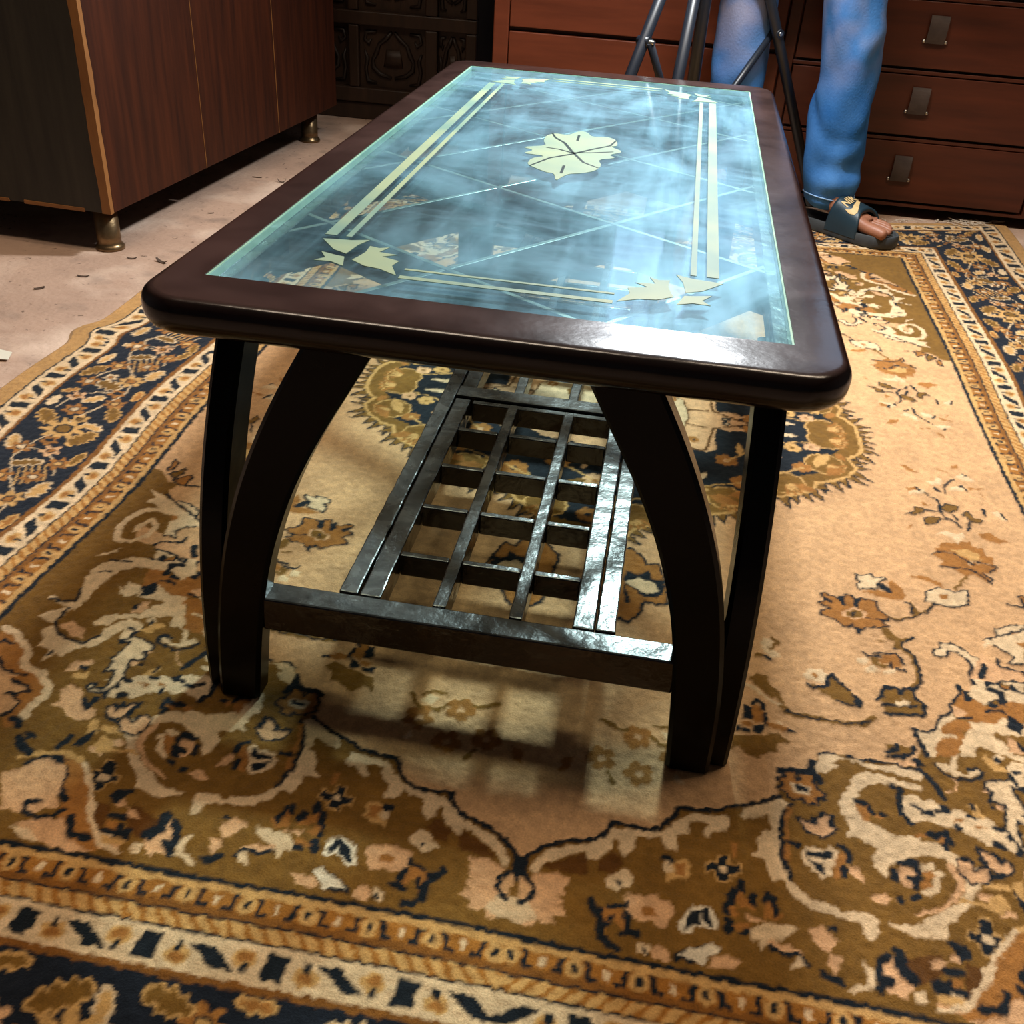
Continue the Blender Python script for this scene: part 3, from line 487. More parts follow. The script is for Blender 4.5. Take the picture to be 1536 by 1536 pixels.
    ",864|p:490,905 470,895 458,879 435,890 427,911 425,928 439,945 468,940|p:447,954 425,945 402,940 398,957 366,970 389,973 411,969 441,957|b:442,878 422,879 403,906 386,936 362,967 366,970 394,961 409,941 413,918|w5:422,879 400,908 389,932 366,959 345,966|d5:439,928 450,931 445,942 432,946 419,941 412,932|d8:402,940 395,956 378,957|w:448,959 431,958 415,968 430,969|d:383,909 378,900 362,899 366,907 372,919|p:362,919 349,921 343,929 353,929|w:435,624 460,623 477,607 484,612 494,621 491,635 474,637 461,635 447,643 437,658 431,675 414,679 424,660 427,644 435,636|b:407,636 423,623 436,628 437,635 429,640 425,640 425,651 418,665 412,679 390,684 393,669 402,651|w:375,649 387,653 398,643 403,630 420,617 423,622 407,636 402,651 394,667 389,685 382,686 381,670 377,659|d6:375,652 377,667|d6:379,669 381,686|w4:401,653 416,650|p:472,639 480,645 485,656 484,663 469,660|d:480,645 487,651 485,658 480,657|b:433,583 442,575 441,588 451,583 468,579 462,590 456,596 470,595 488,578 507,571 494,621 486,622 484,610 476,610 459,624 437,624 425,621 436,611 424,602|p:423,603 432,607 437,611 427,620 420,615|d6:436,569 436,582|d6:443,576 442,590 455,581|d6:472,578 464,594 471,593|d4:426,621 438,618|d4:459,604 473,600 478,603|d4:432,584 423,598 420,604 419,615 407,624 401,632 398,642 388,652 382,649 372,648|w:476,553 495,550 514,543 507,571 502,571 499,558 489,554|d3:476,552 498,546 515,540|b:483,557 497,557 499,575 493,576 491,565 483,563|d8:498,558 499,575|d8:488,565 491,574|w:419,514 428,506 430,496 444,494 453,501 461,510 469,516 473,526 485,523 485,532 471,553 475,555 483,554 483,561 488,570 487,579 482,585 474,583 474,576 458,577 454,571 454,551 458,537 457,522 450,513 447,509 436,509 435,520 426,523 420,522|d3:419,514 428,506 430,496 444,494 453,501 461,510 469,516 473,526 485,523 485,532 471,553 475,555 483,554 483,561 488,570 487,579 482,585 474,583 474,576 458,577 454,571 454,551 458,537 457,522 450,513 447,509 436,509 435,520 426,523 420,522 419,514|d5:456,522 458,537 454,545 454,570|d5:468,531 472,529 475,524|d5:470,554 470,562|w:502,456 521,443 540,437 521,513 506,515 503,517 509,505 509,497 495,488 484,481 502,480 503,470|d3:501,456 501,477 484,479 495,488 508,498 511,503 503,517 521,514|d3:503,454 522,441 541,437|b:518,457 528,451 535,458 528,485 519,476|w:590,422 567,429 529,455 499,473 486,478 478,495 501,476 525,470 548,466 569,453 580,452 573,437|w9:572,537 582,516 582,491 572,469 550,464 522,469 489,482|w7:571,539 553,538 540,523 540,499 551,489 560,501 560,516|w:571,568 555,550 560,565 575,575|p:526,534 489,521 474,506 452,554 482,554 513,545|w:565,605 562,588 548,576 531,566 512,567 493,565 474,563 453,563 445,580 457,596 470,584 485,582 518,582 532,597 539,614 541,638 539,656 543,657 560,627|d4:522,538 515,528 490,523 492,510|d4:516,546 493,548 472,560|d4:554,578 531,576|d4:555,602 543,598|d4:511,564 495,564|d4:562,427 554,435 521,456 487,476|d8:474,526 465,547|d8:479,588 481,570 469,567|w:523,620 511,628 512,613 494,616 493,631 504,641|d:494,616 481,605 473,626 487,634|b:589,372 591,339 581,348 582,366|d3:589,372 591,339 581,348 582,366 589,372|o:584,378 566,358 564,372 571,389|d3:584,378 566,358 564,372 571,389 584,378|b:570,392 552,373 546,378 549,397 528,398 556,402|d3:570,392 552,373 546,378 549,397 528,398 556,402 570,392|d5:3,898 8,891 17,882 30,874 43,869 59,864 70,856 75,848 76,840 94,841 100,842 116,839 128,830 134,819 137,809 149,809|d5:125,832 134,820 137,809 154,808 173,805 183,799 200,793 216,785 233,774|o:207,612 217,600 227,601 231,616 239,626 244,635 243,647 239,641 227,633 217,624|o8:242,648 250,656 261,658 275,657 291,659 309,657 323,654 336,642|d3:246,653 271,661 281,657 306,658 321,655 331,649|w4:205,622 213,626 225,637 240,647|b:211,654 217,651 222,663 224,676 213,682 210,665|d:203,655 211,656 211,676 201,677|d:211,685 223,679 220,695 212,694|d:194,686 200,689 209,690 207,696 193,696|d5:212,650 216,645 222,648 221,659|d5:224,665 225,680|d5:244,683 251,684|b:198,681 211,681 210,688 201,687|b:226,676 241,677 246,6"
    "84 236,686 227,683|w:236,669 241,674 238,676|o:190,703 205,700 222,695 236,689 247,700 235,705 235,717 222,722 213,730 205,727 196,717 186,725|w:224,539 231,535 235,543 231,553 240,559 245,566 235,572 226,564 221,550|o:215,567 223,566 229,572 215,573|d5:226,571 233,574|o5:235,535 240,542 232,556|o:271,605 282,605 292,604 293,592 298,583 303,593 313,601 319,610 317,629 304,626 294,622 281,613|d5:270,605 275,610 292,603 292,592 299,581 303,593 314,604|d5:300,625 315,629|d:318,608 326,613 328,623 324,632 317,629 317,617|w:266,592 272,581 289,577 293,585 290,599 280,601 271,597|b:275,583 281,588 283,594 277,592|b:298,434 303,431 319,439 324,449 330,426 339,430 340,449 347,432 367,431 365,451 378,460 376,468 366,474 375,481 363,486 347,488 338,499 331,487 324,494 314,487 310,481 294,477 295,470 306,461 293,453 303,445|d3:298,434 303,431 319,439 324,449 330,426 339,430 340,449 347,432 367,431 365,451 378,460 376,468 366,474 375,481 363,486 347,488 338,499 331,487 324,494 314,487 310,481 294,477 295,470 306,461 293,453 303,445 298,434|d6:303,443 309,447|d6:323,434 324,449|d6:343,433 340,451|d6:337,492 337,501|p:321,463 337,452 352,456 349,469 334,477 320,471|o:326,462 337,456 347,457 344,471 326,473|d:333,462 338,461 336,469 332,470|d2:350,469 366,471 376,468|o4:378,462 391,463 407,453 424,440 439,421|d2:377,464 391,465 407,454 424,442 439,422|o:402,426 411,422 414,435 415,448 404,454 408,442 408,429|d4:402,426 408,427 407,446|b:351,415 370,408 389,410 385,391 393,380 402,398 405,410 399,423 387,424 369,421|w:347,382 368,376 368,382 384,378 385,382 372,394 371,406 348,412 345,402 353,394 347,392|d3:347,382 368,376 368,382 384,378 385,382 372,394 371,406 348,412 345,402 353,394 347,392 347,382|d:374,393 381,392 390,409 385,413 373,404|o:364,486 374,484 380,496 387,498 403,494 388,507 384,514 394,522 396,534 397,571 386,587 383,582 391,564 392,544 389,528 381,520 374,519 377,508 367,503|d4:400,495 385,509 383,513 391,523 396,530 397,571 386,586|d4:375,519 377,520|o3:357,509 366,510|b:353,546 359,536 374,530 379,539 377,551 368,555 365,548 356,551|o:344,544 355,540 353,552 365,551 361,557 346,557|d4:336,534 341,542 355,538|d4:350,534 375,529 380,539 380,547|d4:367,546 365,554|d4:372,556 380,557|w:328,546 339,544 342,546 338,557 329,556|w:337,562 346,557 351,562 349,568 338,569|w:356,561 370,556 369,563 356,568|o:341,608 349,604 352,592 367,590 371,592 385,586 386,603 393,607 389,626 370,630 348,634 349,617|d5:342,614 349,604 353,590 367,589 369,599 372,589 384,586 385,601 392,607|d5:347,619 365,616 384,612|d5:349,633 389,626 392,610|w:362,611 370,605 378,608 375,614 364,617|w:432,398 449,383 468,389 485,379 481,410 462,422 448,421 428,418|d3:432,398 449,383 468,389 485,379 481,410 462,422 448,421 428,418 432,398|b:447,399 458,396 458,406 447,410|b:416,368 435,361 454,372 455,382 442,375|b:460,293 477,275 491,274 499,267 512,264 513,277 526,276 528,291 535,298 533,314 519,311 506,309 495,317 489,303 480,296 462,301|l:481,292 502,284 518,293 517,307 503,312 494,302|b:454,308 462,301 480,299 490,303 495,317 499,324 507,314 536,317 533,328 515,337 521,354 516,357 502,342 489,348 477,336 460,334 468,321 458,311|d3:454,308 462,301 480,299 490,303 496,314|d3:459,334 492,332 509,341 519,357 522,348 513,337|d3:507,311 536,317 523,333|d6:499,316 505,319|o5:490,350 470,381|d4:507,230 503,219 491,210 484,197 488,176 487,160 477,155|d4:490,213 482,215|d4:487,194 474,194 465,194|d4:507,211 501,197|d4:504,140 504,124 511,109 528,90|d4:515,235 520,229 519,220 524,213|o:490,178 499,170 516,171 511,185 498,193 488,188|d2:490,178 499,170 516,171 511,185 498,193 488,188 490,178|o:457,219 471,210 483,212 476,226 458,235|d2:457,219 471,210 483,212 476,226 458,235 457,219|o:435,212 447,202 450,191 463,190 460,203 443,213|d2:435,212 447,202 450,191 463,190 460,203 443,213 435,212|o:518,193 527,183 531,199 544,203 537,212 525,211|d2:518,193 527,183 531,199 544,203 537,212 525,211 518,193|w:480,109 492,108 500,95 508,95 502,114 487,120|w:529,84 543,72 552,81 561"
    ",90 541,92|w:515,118 536,107 535,124 515,129|w:447,153 466,134 475,140 469,149|w:563,176 575,173 578,187 579,197 565,183|w:468,259 477,247 490,246 496,251 508,241 507,253 494,275 488,258 476,254|b:450,66 463,71 474,88 457,84|b:528,243 544,232 554,244 572,251 552,258 533,254|b:462,172 477,179 463,182|b:530,52 542,43 539,56 530,61|b:555,119 567,139 561,133|b:427,255 441,237 439,245|b:448,136 464,132 461,141 448,147|b:544,111 573,108 544,119|d5:462,132 465,140|d5:532,111 539,123|d5:552,171 551,189|d5:544,73 546,77|d5:474,146 475,149|d5:490,128 496,134|d5:575,178 580,192|b3:505,68 521,72|o5:147,716 137,733 132,749|o5:137,733 116,734 108,724 93,715 78,721|b:116,748 116,754 120,757 125,756 129,751 128,746 124,743 119,744|b:123,757 124,763 128,766 133,765 136,760 135,755 131,752 126,753|b:134,753 135,758 138,761 144,760 147,756 146,750 142,747 137,748|b:133,741 134,747 138,750 143,749 146,744 146,738 142,735 137,736|b:122,738 123,744 127,747 132,746 135,741 134,735 130,732 125,733|p:136,747 130,745 128,752 134,753|b:77,728 77,733 82,737 87,736 90,731 89,725 85,722 79,723|b:84,737 85,743 89,746 94,745 97,740 97,734 92,731 87,732|b:95,732 96,738 100,741 105,740 108,735 107,730 103,726 98,728|b:94,720 95,726 99,729 104,728 107,723 107,717 102,714 97,715|b:83,717 83,723 88,726 93,725 96,720 95,715 91,711 86,712|p:97,726 90,724 89,731 96,733|b:81,775 82,780 86,784 91,782 94,778 93,773 89,770 84,771|b:89,784 90,789 94,792 98,791 101,787 101,781 97,778 92,779|b:99,780 100,785 104,788 109,787 112,782 111,777 107,774 102,775|b:98,768 99,774 103,777 108,776 111,771 110,766 106,763 101,764|b:87,766 88,771 92,774 97,773 100,769 99,763 95,760 90,761|p:101,774 95,772 93,778 100,780|b:43,763 44,768 48,771 53,770 56,766 55,760 51,757 46,758|b:51,772 52,777 56,780 60,779 63,774 62,769 58,766 53,767|b:61,767 62,773 66,776 71,775 74,770 73,765 69,762 64,763|b:60,756 61,761 65,764 70,763 72,759 72,753 67,750 63,751|b:48,753 49,758 54,762 59,761 61,756 60,751 56,748 51,748|p:63,761 56,760 55,766 61,768|b:32,768 21,769 19,790 29,783|w:137,725 130,714 118,715 124,726|w:143,779 134,768 131,775 137,780|o5:74,794 67,780|o5:135,715 127,707 111,709|o5:75,721 55,710|b:44,407 50,397 64,394 77,412 82,426 97,420 103,445 111,473 112,500 99,505 84,503 83,522 74,539 70,547 59,541 47,544 34,530 25,434|d4:44,407 50,397 64,394 77,412 82,426 97,420 103,445 111,473 112,500 99,505 84,503 83,522 74,539 70,547 59,541 47,544 34,530 25,434 44,407|d:58,446 75,448 87,437 89,455 104,455 107,474 100,491 82,494 68,480 59,474 69,509 61,510 58,479|w:58,470 75,454 81,461 92,462 100,476 93,483 86,487 68,476|o:392,-5 422,11 391,13|d2.5:392,-5 422,11 391,13|o:391,10 421,29 390,31|d2.5:391,10 421,29 390,31|o:391,28 423,46 390,47|d2.5:391,28 423,46 390,47|o:389,40 412,75 378,61|d2.5:389,40 412,75 378,61|o:383,54 391,89 366,69|d2.5:383,54 391,89 366,69|o:366,72 401,79 371,92|d2.5:366,72 401,79 371,92|o:371,89 404,96 376,107|d2.5:371,89 404,96 376,107|o:373,101 399,134 364,118|d2.5:373,101 399,134 364,118|o:366,114 391,148 356,135|d2.5:366,114 391,148 356,135|o:359,126 365,162 341,141|d2.5:359,126 365,162 341,141|o:345,138 354,177 329,151|d2.5:345,138 354,177 329,151|o:333,146 328,188 312,154|d2.5:333,146 328,188 312,154|o:313,154 337,179 307,177|d2.5:313,154 337,179 307,177|o:313,171 324,210 297,185|d2.5:313,171 324,210 297,185|o:300,182 309,217 285,197|d2.5:300,182 309,217 285,197|o:289,194 288,228 271,203|d2.5:289,194 288,228 271,203|o:276,201 275,243 254,211|d2.5:276,201 275,243 254,211|o:261,208 247,242 240,210|d2.5:261,208 247,242 240,210|o:239,208 255,244 225,226|d2.5:239,208 255,244 225,226|o:227,221 251,256 216,242|d2.5:227,221 251,256 216,242|o:218,237 239,268 208,256|d2.5:218,237 239,268 208,256|o:213,251 221,288 196,265|d2.5:213,251 221,288 196,265|o:199,263 207,298 184,275|d2.5:199,263 207,298 184,275|o:189,272 184,306 168,280|d2.5:189,272 184,306 168,280|o:171,279 169,318 154,286|d2.5:171,279 169,318 154,286|o:160,280 133,308 141,274|d2.5:160,280 133,308 141,274|o:140,273 139,31"
    "0 121,283|d2.5:140,273 139,310 121,283|o:121,279 135,312 107,298|d2.5:121,279 135,312 107,298|o:110,294 126,326 98,311|d2.5:110,294 126,326 98,311|o:105,308 106,345 86,319|d2.5:105,308 106,345 86,319|o:89,317 93,358 72,328|d2.5:89,317 93,358 72,328|o:69,325 92,356 60,343|d2.5:69,325 92,356 60,343|o:62,339 81,368 51,360|d2.5:62,339 81,368 51,360|o:53,356 74,384 45,373|d2.5:53,356 74,384 45,373|o:51,366 38,404 28,370|d2.5:51,366 38,404 28,370|o:32,369 21,404 13,372|d2.5:32,369 21,404 13,372|o:15,372 4,407 -3,374|d2.5:15,372 4,407 -3,374|o:0,0 398,0 396,40 385,60 372,72 380,100 366,128 340,150 318,158 312,180 290,200 262,214 240,216 228,232 214,258 190,278 165,288 140,280 120,290 100,318 70,336 52,372 0,380|l6:398,0 396,40 385,60 372,72 380,100 366,128 340,150 318,158 312,180 290,200 262,214 240,216 228,232 214,258 190,278 165,288 140,280 120,290 100,318 70,336 52,372 0,380|d:0,0 371,0 369,33 359,52 347,63 354,90 341,116 316,137 296,144 290,165 269,184 243,197 222,199 210,214 197,239 175,258 151,267 127,260 108,269 90,296 61,313 44,347 0,354|o:375,18 369,36 354,47 336,47 321,36 315,18 321,0 336,-11 354,-11 369,0|l3:375,18 369,36 354,47 336,47 321,36 315,18 321,0 336,-11 354,-11 369,0 375,18|b5:355,13 374,3|b5:356,16 378,13|b5:356,20 377,25|b5:355,24 373,35|b5:352,27 366,43|l5:353,17 367,15|l5:353,20 367,22|l5:352,22 364,29|o:365,100 359,118 344,129 326,129 311,118 305,100 311,82 326,71 344,71 359,82|l3:365,100 359,118 344,129 326,129 311,118 305,100 311,82 326,71 344,71 359,82 365,100|b5:345,99 365,98|b5:345,103 364,108|b5:344,106 360,117|b5:341,108 353,124|b5:338,110 344,129|l5:342,102 354,105|l5:341,104 352,111|l5:339,106 347,116|o:302,172 296,190 281,201 263,201 248,190 242,172 248,154 263,143 281,143 296,154|l3:302,172 296,190 281,201 263,201 248,190 242,172 248,154 263,143 281,143 296,154 302,172|b5:283,173 303,176|b5:282,177 300,186|b5:280,180 294,195|b5:277,182 285,201|b5:273,183 275,203|l5:279,175 291,181|l5:277,177 287,187|l5:275,179 281,191|o:220,240 214,258 199,269 181,269 166,258 160,240 166,222 181,211 199,211 214,222|l3:220,240 214,258 199,269 181,269 166,258 160,240 166,222 181,211 199,211 214,222 220,240|b5:200,245 217,256|b5:197,248 211,264|b5:194,250 201,269|b5:190,251 191,271|b5:187,251 180,270|l5:195,246 204,256|l5:193,247 198,260|l5:190,247 191,261|o:150,262 144,280 129,291 111,291 96,280 90,262 96,244 111,233 129,233 144,244|l3:150,262 144,280 129,291 111,291 96,280 90,262 96,244 111,233 129,233 144,244 150,262|b5:128,269 143,282|b5:125,271 135,288|b5:122,272 125,292|b5:118,272 115,292|b5:115,271 105,288|l5:123,268 130,279|l5:121,269 123,282|l5:119,269 117,282|o:90,318 84,336 69,347 51,347 36,336 30,318 36,300 51,289 69,289 84,300|l3:90,318 84,336 69,347 51,347 36,336 30,318 36,300 51,289 69,289 84,300 90,318|b5:69,324 84,335|b5:66,327 77,343|b5:63,328 68,347|b5:59,328 58,348|b5:56,328 48,346|l5:64,324 71,334|l5:62,325 65,337|l5:60,325 59,338|b:226,202 222,210 213,210 208,202 213,194 222,194|b:215,198 210,206 201,206 197,198 201,190 210,190|b:212,186 208,194 199,194 194,186 199,178 208,178|b:222,178 217,186 208,186 204,178 208,170 217,170|b:233,182 229,190 220,190 215,182 220,174 229,174|b:236,194 231,202 222,202 218,194 222,186 231,186|w:221,190 218,195 212,195 209,190 212,185 218,185|b:141,243 136,251 126,251 121,243 126,234 136,234|b:129,249 124,257 114,257 109,249 114,240 124,240|b:117,241 113,249 103,249 98,241 103,232 113,232|b:119,227 114,236 104,236 99,227 104,219 114,219|b:131,221 126,230 116,230 111,221 116,213 126,213|b:142,229 137,238 127,238 123,229 127,221 137,221|d:127,235 123,241 117,241 113,235 117,229 123,229|l:41,297 37,304 30,304 26,297 30,291 37,291|l:37,288 34,294 27,294 23,288 27,282 34,282|l:44,281 41,287 33,287 30,281 33,274 41,274|l:54,283 50,289 43,289 39,283 43,276 50,276|l:57,292 53,298 46,298 43,292 46,286 53,286|l:50,299 47,306 39,306 36,299 39,293 47,293|b:45,290 42,294 38,294 35,290 38,286 42,286|b:306,111 303,117 297,117 294,111 297,106 303,106|b:314,115 311,121 304,121 301,"
    "115 304,110 311,110|b:314,124 311,130 304,130 301,124 304,119 311,119|b:306,129 303,134 297,134 294,129 297,123 303,123|b:299,125 296,130 289,130 286,125 289,119 296,119|b:299,116 296,121 289,121 286,116 289,110 296,110|l:304,120 302,124 298,124 296,120 298,116 302,116|p:333,47 330,52 324,52 321,47 324,41 330,41|p:332,55 330,60 324,60 321,55 324,50 330,50|p:325,58 322,63 316,63 313,58 316,53 322,53|p:319,53 316,59 310,59 307,53 310,48 316,48|p:319,45 316,50 310,50 308,45 310,40 316,40|p:327,42 324,47 318,47 315,42 318,37 324,37|o:324,50 322,53 318,53 316,50 318,47 322,47|b:260,50 256,57 249,57 245,50 249,44 256,44|b:267,57 263,63 256,63 252,57 256,51 263,51|b:264,67 261,73 254,73 250,67 254,61 261,61|b:255,70 251,76 244,76 240,70 244,63 251,63|b:248,63 244,69 237,69 233,63 237,57 244,57|b:250,53 246,59 239,59 236,53 239,47 246,47|d:255,60 252,64 248,64 245,60 248,56 252,56|b:199,141 195,148 187,148 183,141 187,134 195,134|b:189,136 185,143 177,143 173,136 177,129 185,129|b:188,125 184,132 176,132 172,125 176,118 184,118|b:197,119 193,126 185,126 181,119 185,112 193,112|b:207,124 203,131 195,131 191,124 195,117 203,117|b:208,135 204,142 196,142 192,135 196,128 204,128|p:195,130 193,135 187,135 185,130 187,125 193,125|b:57,197 53,204 45,204 41,197 45,190 53,190|b:66,189 62,196 54,196 50,189 54,182 62,182|b:76,192 72,200 64,200 60,192 64,185 72,185|b:79,203 75,210 67,210 63,203 67,196 75,196|b:70,211 66,218 58,218 54,211 58,204 66,204|b:60,208 56,215 48,215 44,208 48,200 56,200|p:65,200 63,205 57,205 55,200 57,195 63,195|l:248,147 245,152 240,152 237,147 240,142 245,142|l:241,146 238,150 232,150 230,146 232,141 238,141|l:238,139 235,143 230,143 227,139 230,134 235,134|l:243,133 240,138 235,138 232,133 235,128 240,128|l:250,134 248,139 242,139 239,134 242,130 248,130|l:253,141 250,146 245,146 242,141 245,137 250,137|b:244,140 242,143 238,143 236,140 238,137 242,137|o:158,227 155,232 149,232 146,227 149,222 155,222|o:160,219 157,224 152,224 149,219 152,214 157,214|o:168,217 165,222 159,222 157,217 159,212 165,212|o:174,223 171,228 165,228 162,223 165,218 171,218|o:171,231 168,236 163,236 160,231 163,226 168,226|o:163,233 161,238 155,238 152,233 155,228 161,228|l:164,225 162,228 158,228 156,225 158,222 162,222|o:92,298 89,303 83,303 80,298 83,292 89,292|o:88,291 84,296 78,296 75,291 78,285 84,285|o:92,283 88,288 82,288 79,283 82,277 88,277|o:100,282 97,288 91,288 88,282 91,277 97,277|o:105,289 102,295 96,295 92,289 96,284 102,284|o:101,297 98,303 92,303 88,297 92,292 98,292|p:94,290 92,294 88,294 86,290 88,286 92,286|l:301,67 298,73 292,73 289,67 292,62 298,62|l:293,68 289,73 283,73 280,68 283,62 289,62|l:288,61 284,66 278,66 275,61 278,55 284,55|l:291,53 288,58 282,58 279,53 282,47 288,47|l:300,52 297,58 291,58 287,52 291,47 297,47|l:305,59 302,65 296,65 292,59 296,54 302,54|o:294,60 292,64 288,64 286,60 288,56 292,56|p:21,240 17,248 8,248 3,240 8,232 17,232|p:15,251 11,259 2,259 -3,251 2,243 11,243|p:3,251 -2,259 -11,259 -15,251 -11,243 -2,243|p:-3,240 -8,248 -17,248 -21,240 -17,232 -8,232|p:3,229 -2,237 -11,237 -15,229 -11,221 -2,221|p:15,229 11,237 2,237 -3,229 2,221 11,221|b:6,240 3,245 -3,245 -6,240 -3,235 3,235|b:18,330 14,337 7,337 3,330 7,323 14,323|b:13,339 9,346 1,346 -2,339 1,333 9,333|b:2,339 -1,346 -9,346 -13,339 -9,333 -1,333|b:-3,330 -7,337 -14,337 -18,330 -14,323 -7,323|b:2,321 -1,327 -9,327 -13,321 -9,314 -1,314|b:13,321 9,327 1,327 -2,321 1,314 9,314|d:5,330 3,334 -3,334 -5,330 -3,326 3,326|b:229,14 226,20 219,20 216,14 219,8 226,8|b:238,11 235,17 228,17 225,11 228,5 235,5|b:245,17 242,22 235,22 232,17 235,11 242,11|b:244,26 241,32 234,32 231,26 234,20 241,20|b:235,29 232,35 225,35 222,29 225,23 232,23|b:228,23 225,29 218,29 215,23 218,18 225,18|d:234,20 232,24 228,24 226,20 228,16 232,16|o:220,136 238,136 251,146 260,164 242,164 228,155|l:341,66 343,85 334,101 319,114 317,96 324,79|l:68,176 83,170 98,175 112,184 97,189 82,187|w:162,174 160,188 151,198 138,206 140,193 148,181|o:11,239 26,240 39,248 49,261 35,260 2"
    "1,253|w:258,20 271,14 287,15 302,20 289,25 273,26|b:352,58 363,62 367,70 368,82 358,78 352,70|b:164,238 180,231 194,237 206,252 190,258 175,255|l:209,70 215,82 215,96 211,110 205,98 204,84|p:97,257 109,261 117,271 123,283 112,278 103,270|b:285,174 298,169 307,175 315,186 303,190 292,186|p:274,94 266,106 252,113 236,116 245,105 258,96|o:114,147 125,144 136,147 146,153 135,156 124,154|o:68,302 70,316 63,328 52,338 51,325 56,312|p:19,186 24,194 24,204 21,214 17,206 16,196|b:357,104 357,119 348,129 333,136 334,122 341,110|b:228,216 222,231 208,235 192,234 199,220 211,213|l3:320,35 293,41 250,60|l3:250,60 228,89 190,130|l3:300,120 265,149 215,190|l3:215,190 175,206 120,235|l3:120,235 88,256 40,290|l3:60,200 38,214 0,240|p:0,0 232,0 205,12 222,24 195,34 176,28 172,60 176,98 160,112 120,104 92,128 50,130 0,150|B4:228,0 170,30 160,104 150,110 110,92 70,60 60,30|B4:160,30 100,20 60,30|w:0,0 130,0 120,60 70,90 0,110|B3:130,0 120,60 70,90 0,110|b:143,81 141,85 137,85 134,81 137,77 141,77|b:139,77 136,81 132,81 130,77 132,73 136,73|b:140,71 138,75 133,75 131,71 133,67 138,67|b:146,69 143,73 139,73 137,69 139,65 143,65|b:150,73 148,77 144,77 141,73 144,69 148,69|b:149,79 147,83 142,83 140,79 142,75 147,75|d:143,75 142,78 138,78 137,75 138,72 142,72|b:110,57 108,61 103,61 101,57 103,53 108,53|b:110,63 108,67 103,67 101,63 103,59 108,59|b:105,66 102,70 98,70 96,66 98,62 102,62|b:99,63 97,67 92,67 90,63 92,59 97,59|b:99,57 97,61 92,61 90,57 92,53 97,53|b:104,54 102,58 98,58 95,54 98,50 102,50|w:103,60 102,63 98,63 97,60 98,57 102,57|b:28,0 22,10 10,10 4,0 10,-10 22,-10|b:20,14 14,24 2,24 -4,14 2,4 14,4|b:4,14 -2,24 -14,24 -20,14 -14,4 -2,4|b:-4,0 -10,10 -22,10 -28,0 -22,-10 -10,-10|b:4,-14 -2,-4 -14,-4 -20,-14 -14,-24 -2,-24|b:20,-14 14,-4 2,-4 -4,-14 2,-24 14,-24|w:8,0 4,7 -4,7 -8,0 -4,-7 4,-7|o:58,37 55,43 49,43 45,37 49,32 55,32|o:64,32 61,37 55,37 52,32 55,26 61,26|o:73,34 70,40 63,40 60,34 63,29 70,29|o:75,43 71,48 65,48 62,43 65,37 71,37|o:68,48 65,54 59,54 56,48 59,43 65,43|o:60,46 57,51 50,51 47,46 50,40 57,40|b:64,40 62,44 58,44 56,40 58,36 62,36|b:59,98 56,102 52,102 50,98 52,94 56,94|b:63,94 61,98 56,98 54,94 56,90 61,90|b:69,96 67,100 62,100 60,96 62,92 67,92|b:70,102 68,106 64,106 61,102 64,98 68,98|b:66,106 64,110 59,110 57,106 59,102 64,102|b:60,104 58,108 53,108 51,104 53,100 58,100|d:63,100 62,103 58,103 57,100 58,97 62,97|d:194,13 192,16 189,16 187,13 189,10 192,10|d:189,11 188,14 184,14 182,11 184,8 188,8|d:189,6 187,9 184,9 182,6 184,3 187,3|d:193,3 191,6 188,6 186,3 188,0 191,0|d:198,5 196,8 192,8 191,5 192,2 196,2|d:198,10 196,13 193,13 191,10 193,7 196,7|w:192,8 191,10 189,10 188,8 189,6 191,6")
CX, CY = 0.0875, 0.69
PAL = {'f': (200, 157, 112), 'w': (214, 184, 144), 'p': (206, 160, 116), 'o': (119, 85, 35), 'b': (156, 104, 50), 'B': (92, 58, 22), 'd': (24, 30, 36), 'l': (196, 152, 92), 'g': (222, 206, 178), 'y': (156, 102, 42), 'k': (128, 82, 34), 'n': (26, 31, 40), 's': (176, 134, 82)}
KEYS = list(PAL); KI = {k: i for i, k in enumerate(KEYS)}
PALA = np.array([lin(PAL[k])[:3] for k in KEYS], dtype=np.float32)
RES = 1.25                                     # mm per raster cell
NU, NV = 780, 1060
ras = np.full((NV, NU), KI['f'], dtype=np.int8)
gu = (np.arange(NU)+0.5)*RES; gv = (np.arange(NV)+0.5)*RES
def fillp(p, c):
    p = np.array(p, float); u0, v0 = p.min(0); u1, v1 = p.max(0)
    i0, i1 = max(int(u0/RES)-1, 0), min(int(u1/RES)+2, NU); j0, j1 = max(int(v0/RES)-1, 0), min(int(v1/RES)+2, NV)
    if i1 <= i0 or j1 <= j0: return
    U, Vv = np.meshgrid(gu[i0:i1], gv[j0:j1]); ins = np.zeros(U.shape, bool)
    q = np.roll(p, -1, 0)
    for (x0, y0), (x1, y1) in zip(p, q):
        if y0 == y1: continue
        c_ = ((y0 > Vv) != (y1 > Vv)) & (U < (x1-x0)*(Vv-y0)/(y1-y0)+x0); ins ^= c_
    ras[j0:j1, i0:i1][ins] = c
def strokep(p, w_, c):
    h = w_/2
    for (x0, y0), (x1, y1) in zip(p, p[1:]):
        i0, i1 = max(int((min(x0, x1)-h)/RES)-1, 0), min(int((max(x0, x1)+h)/RES)+2, NU); j0, j1 = max(int((min(y0, y1)-h)/RES)-1, 0), min(int((max(y0, y1)+h)/RES)+2, NV)
        if i1 <= i0 or j1 <= j0: continue
        U, Vv = np.meshgrid(gu[i0:i1], gv[j0:j1]); dx, dy = x1-x0, y1-y0; l2 = dx*dx+dy*dy+1e-9
        t = np.clip(((U-x0)*dx+(Vv-y0)*dy)/l2, 0, 1); d = np.hypot(U-x0-t*dx, Vv-y0-t*dy)
        ras[j0:j1, i0:i1][d <= h] = c
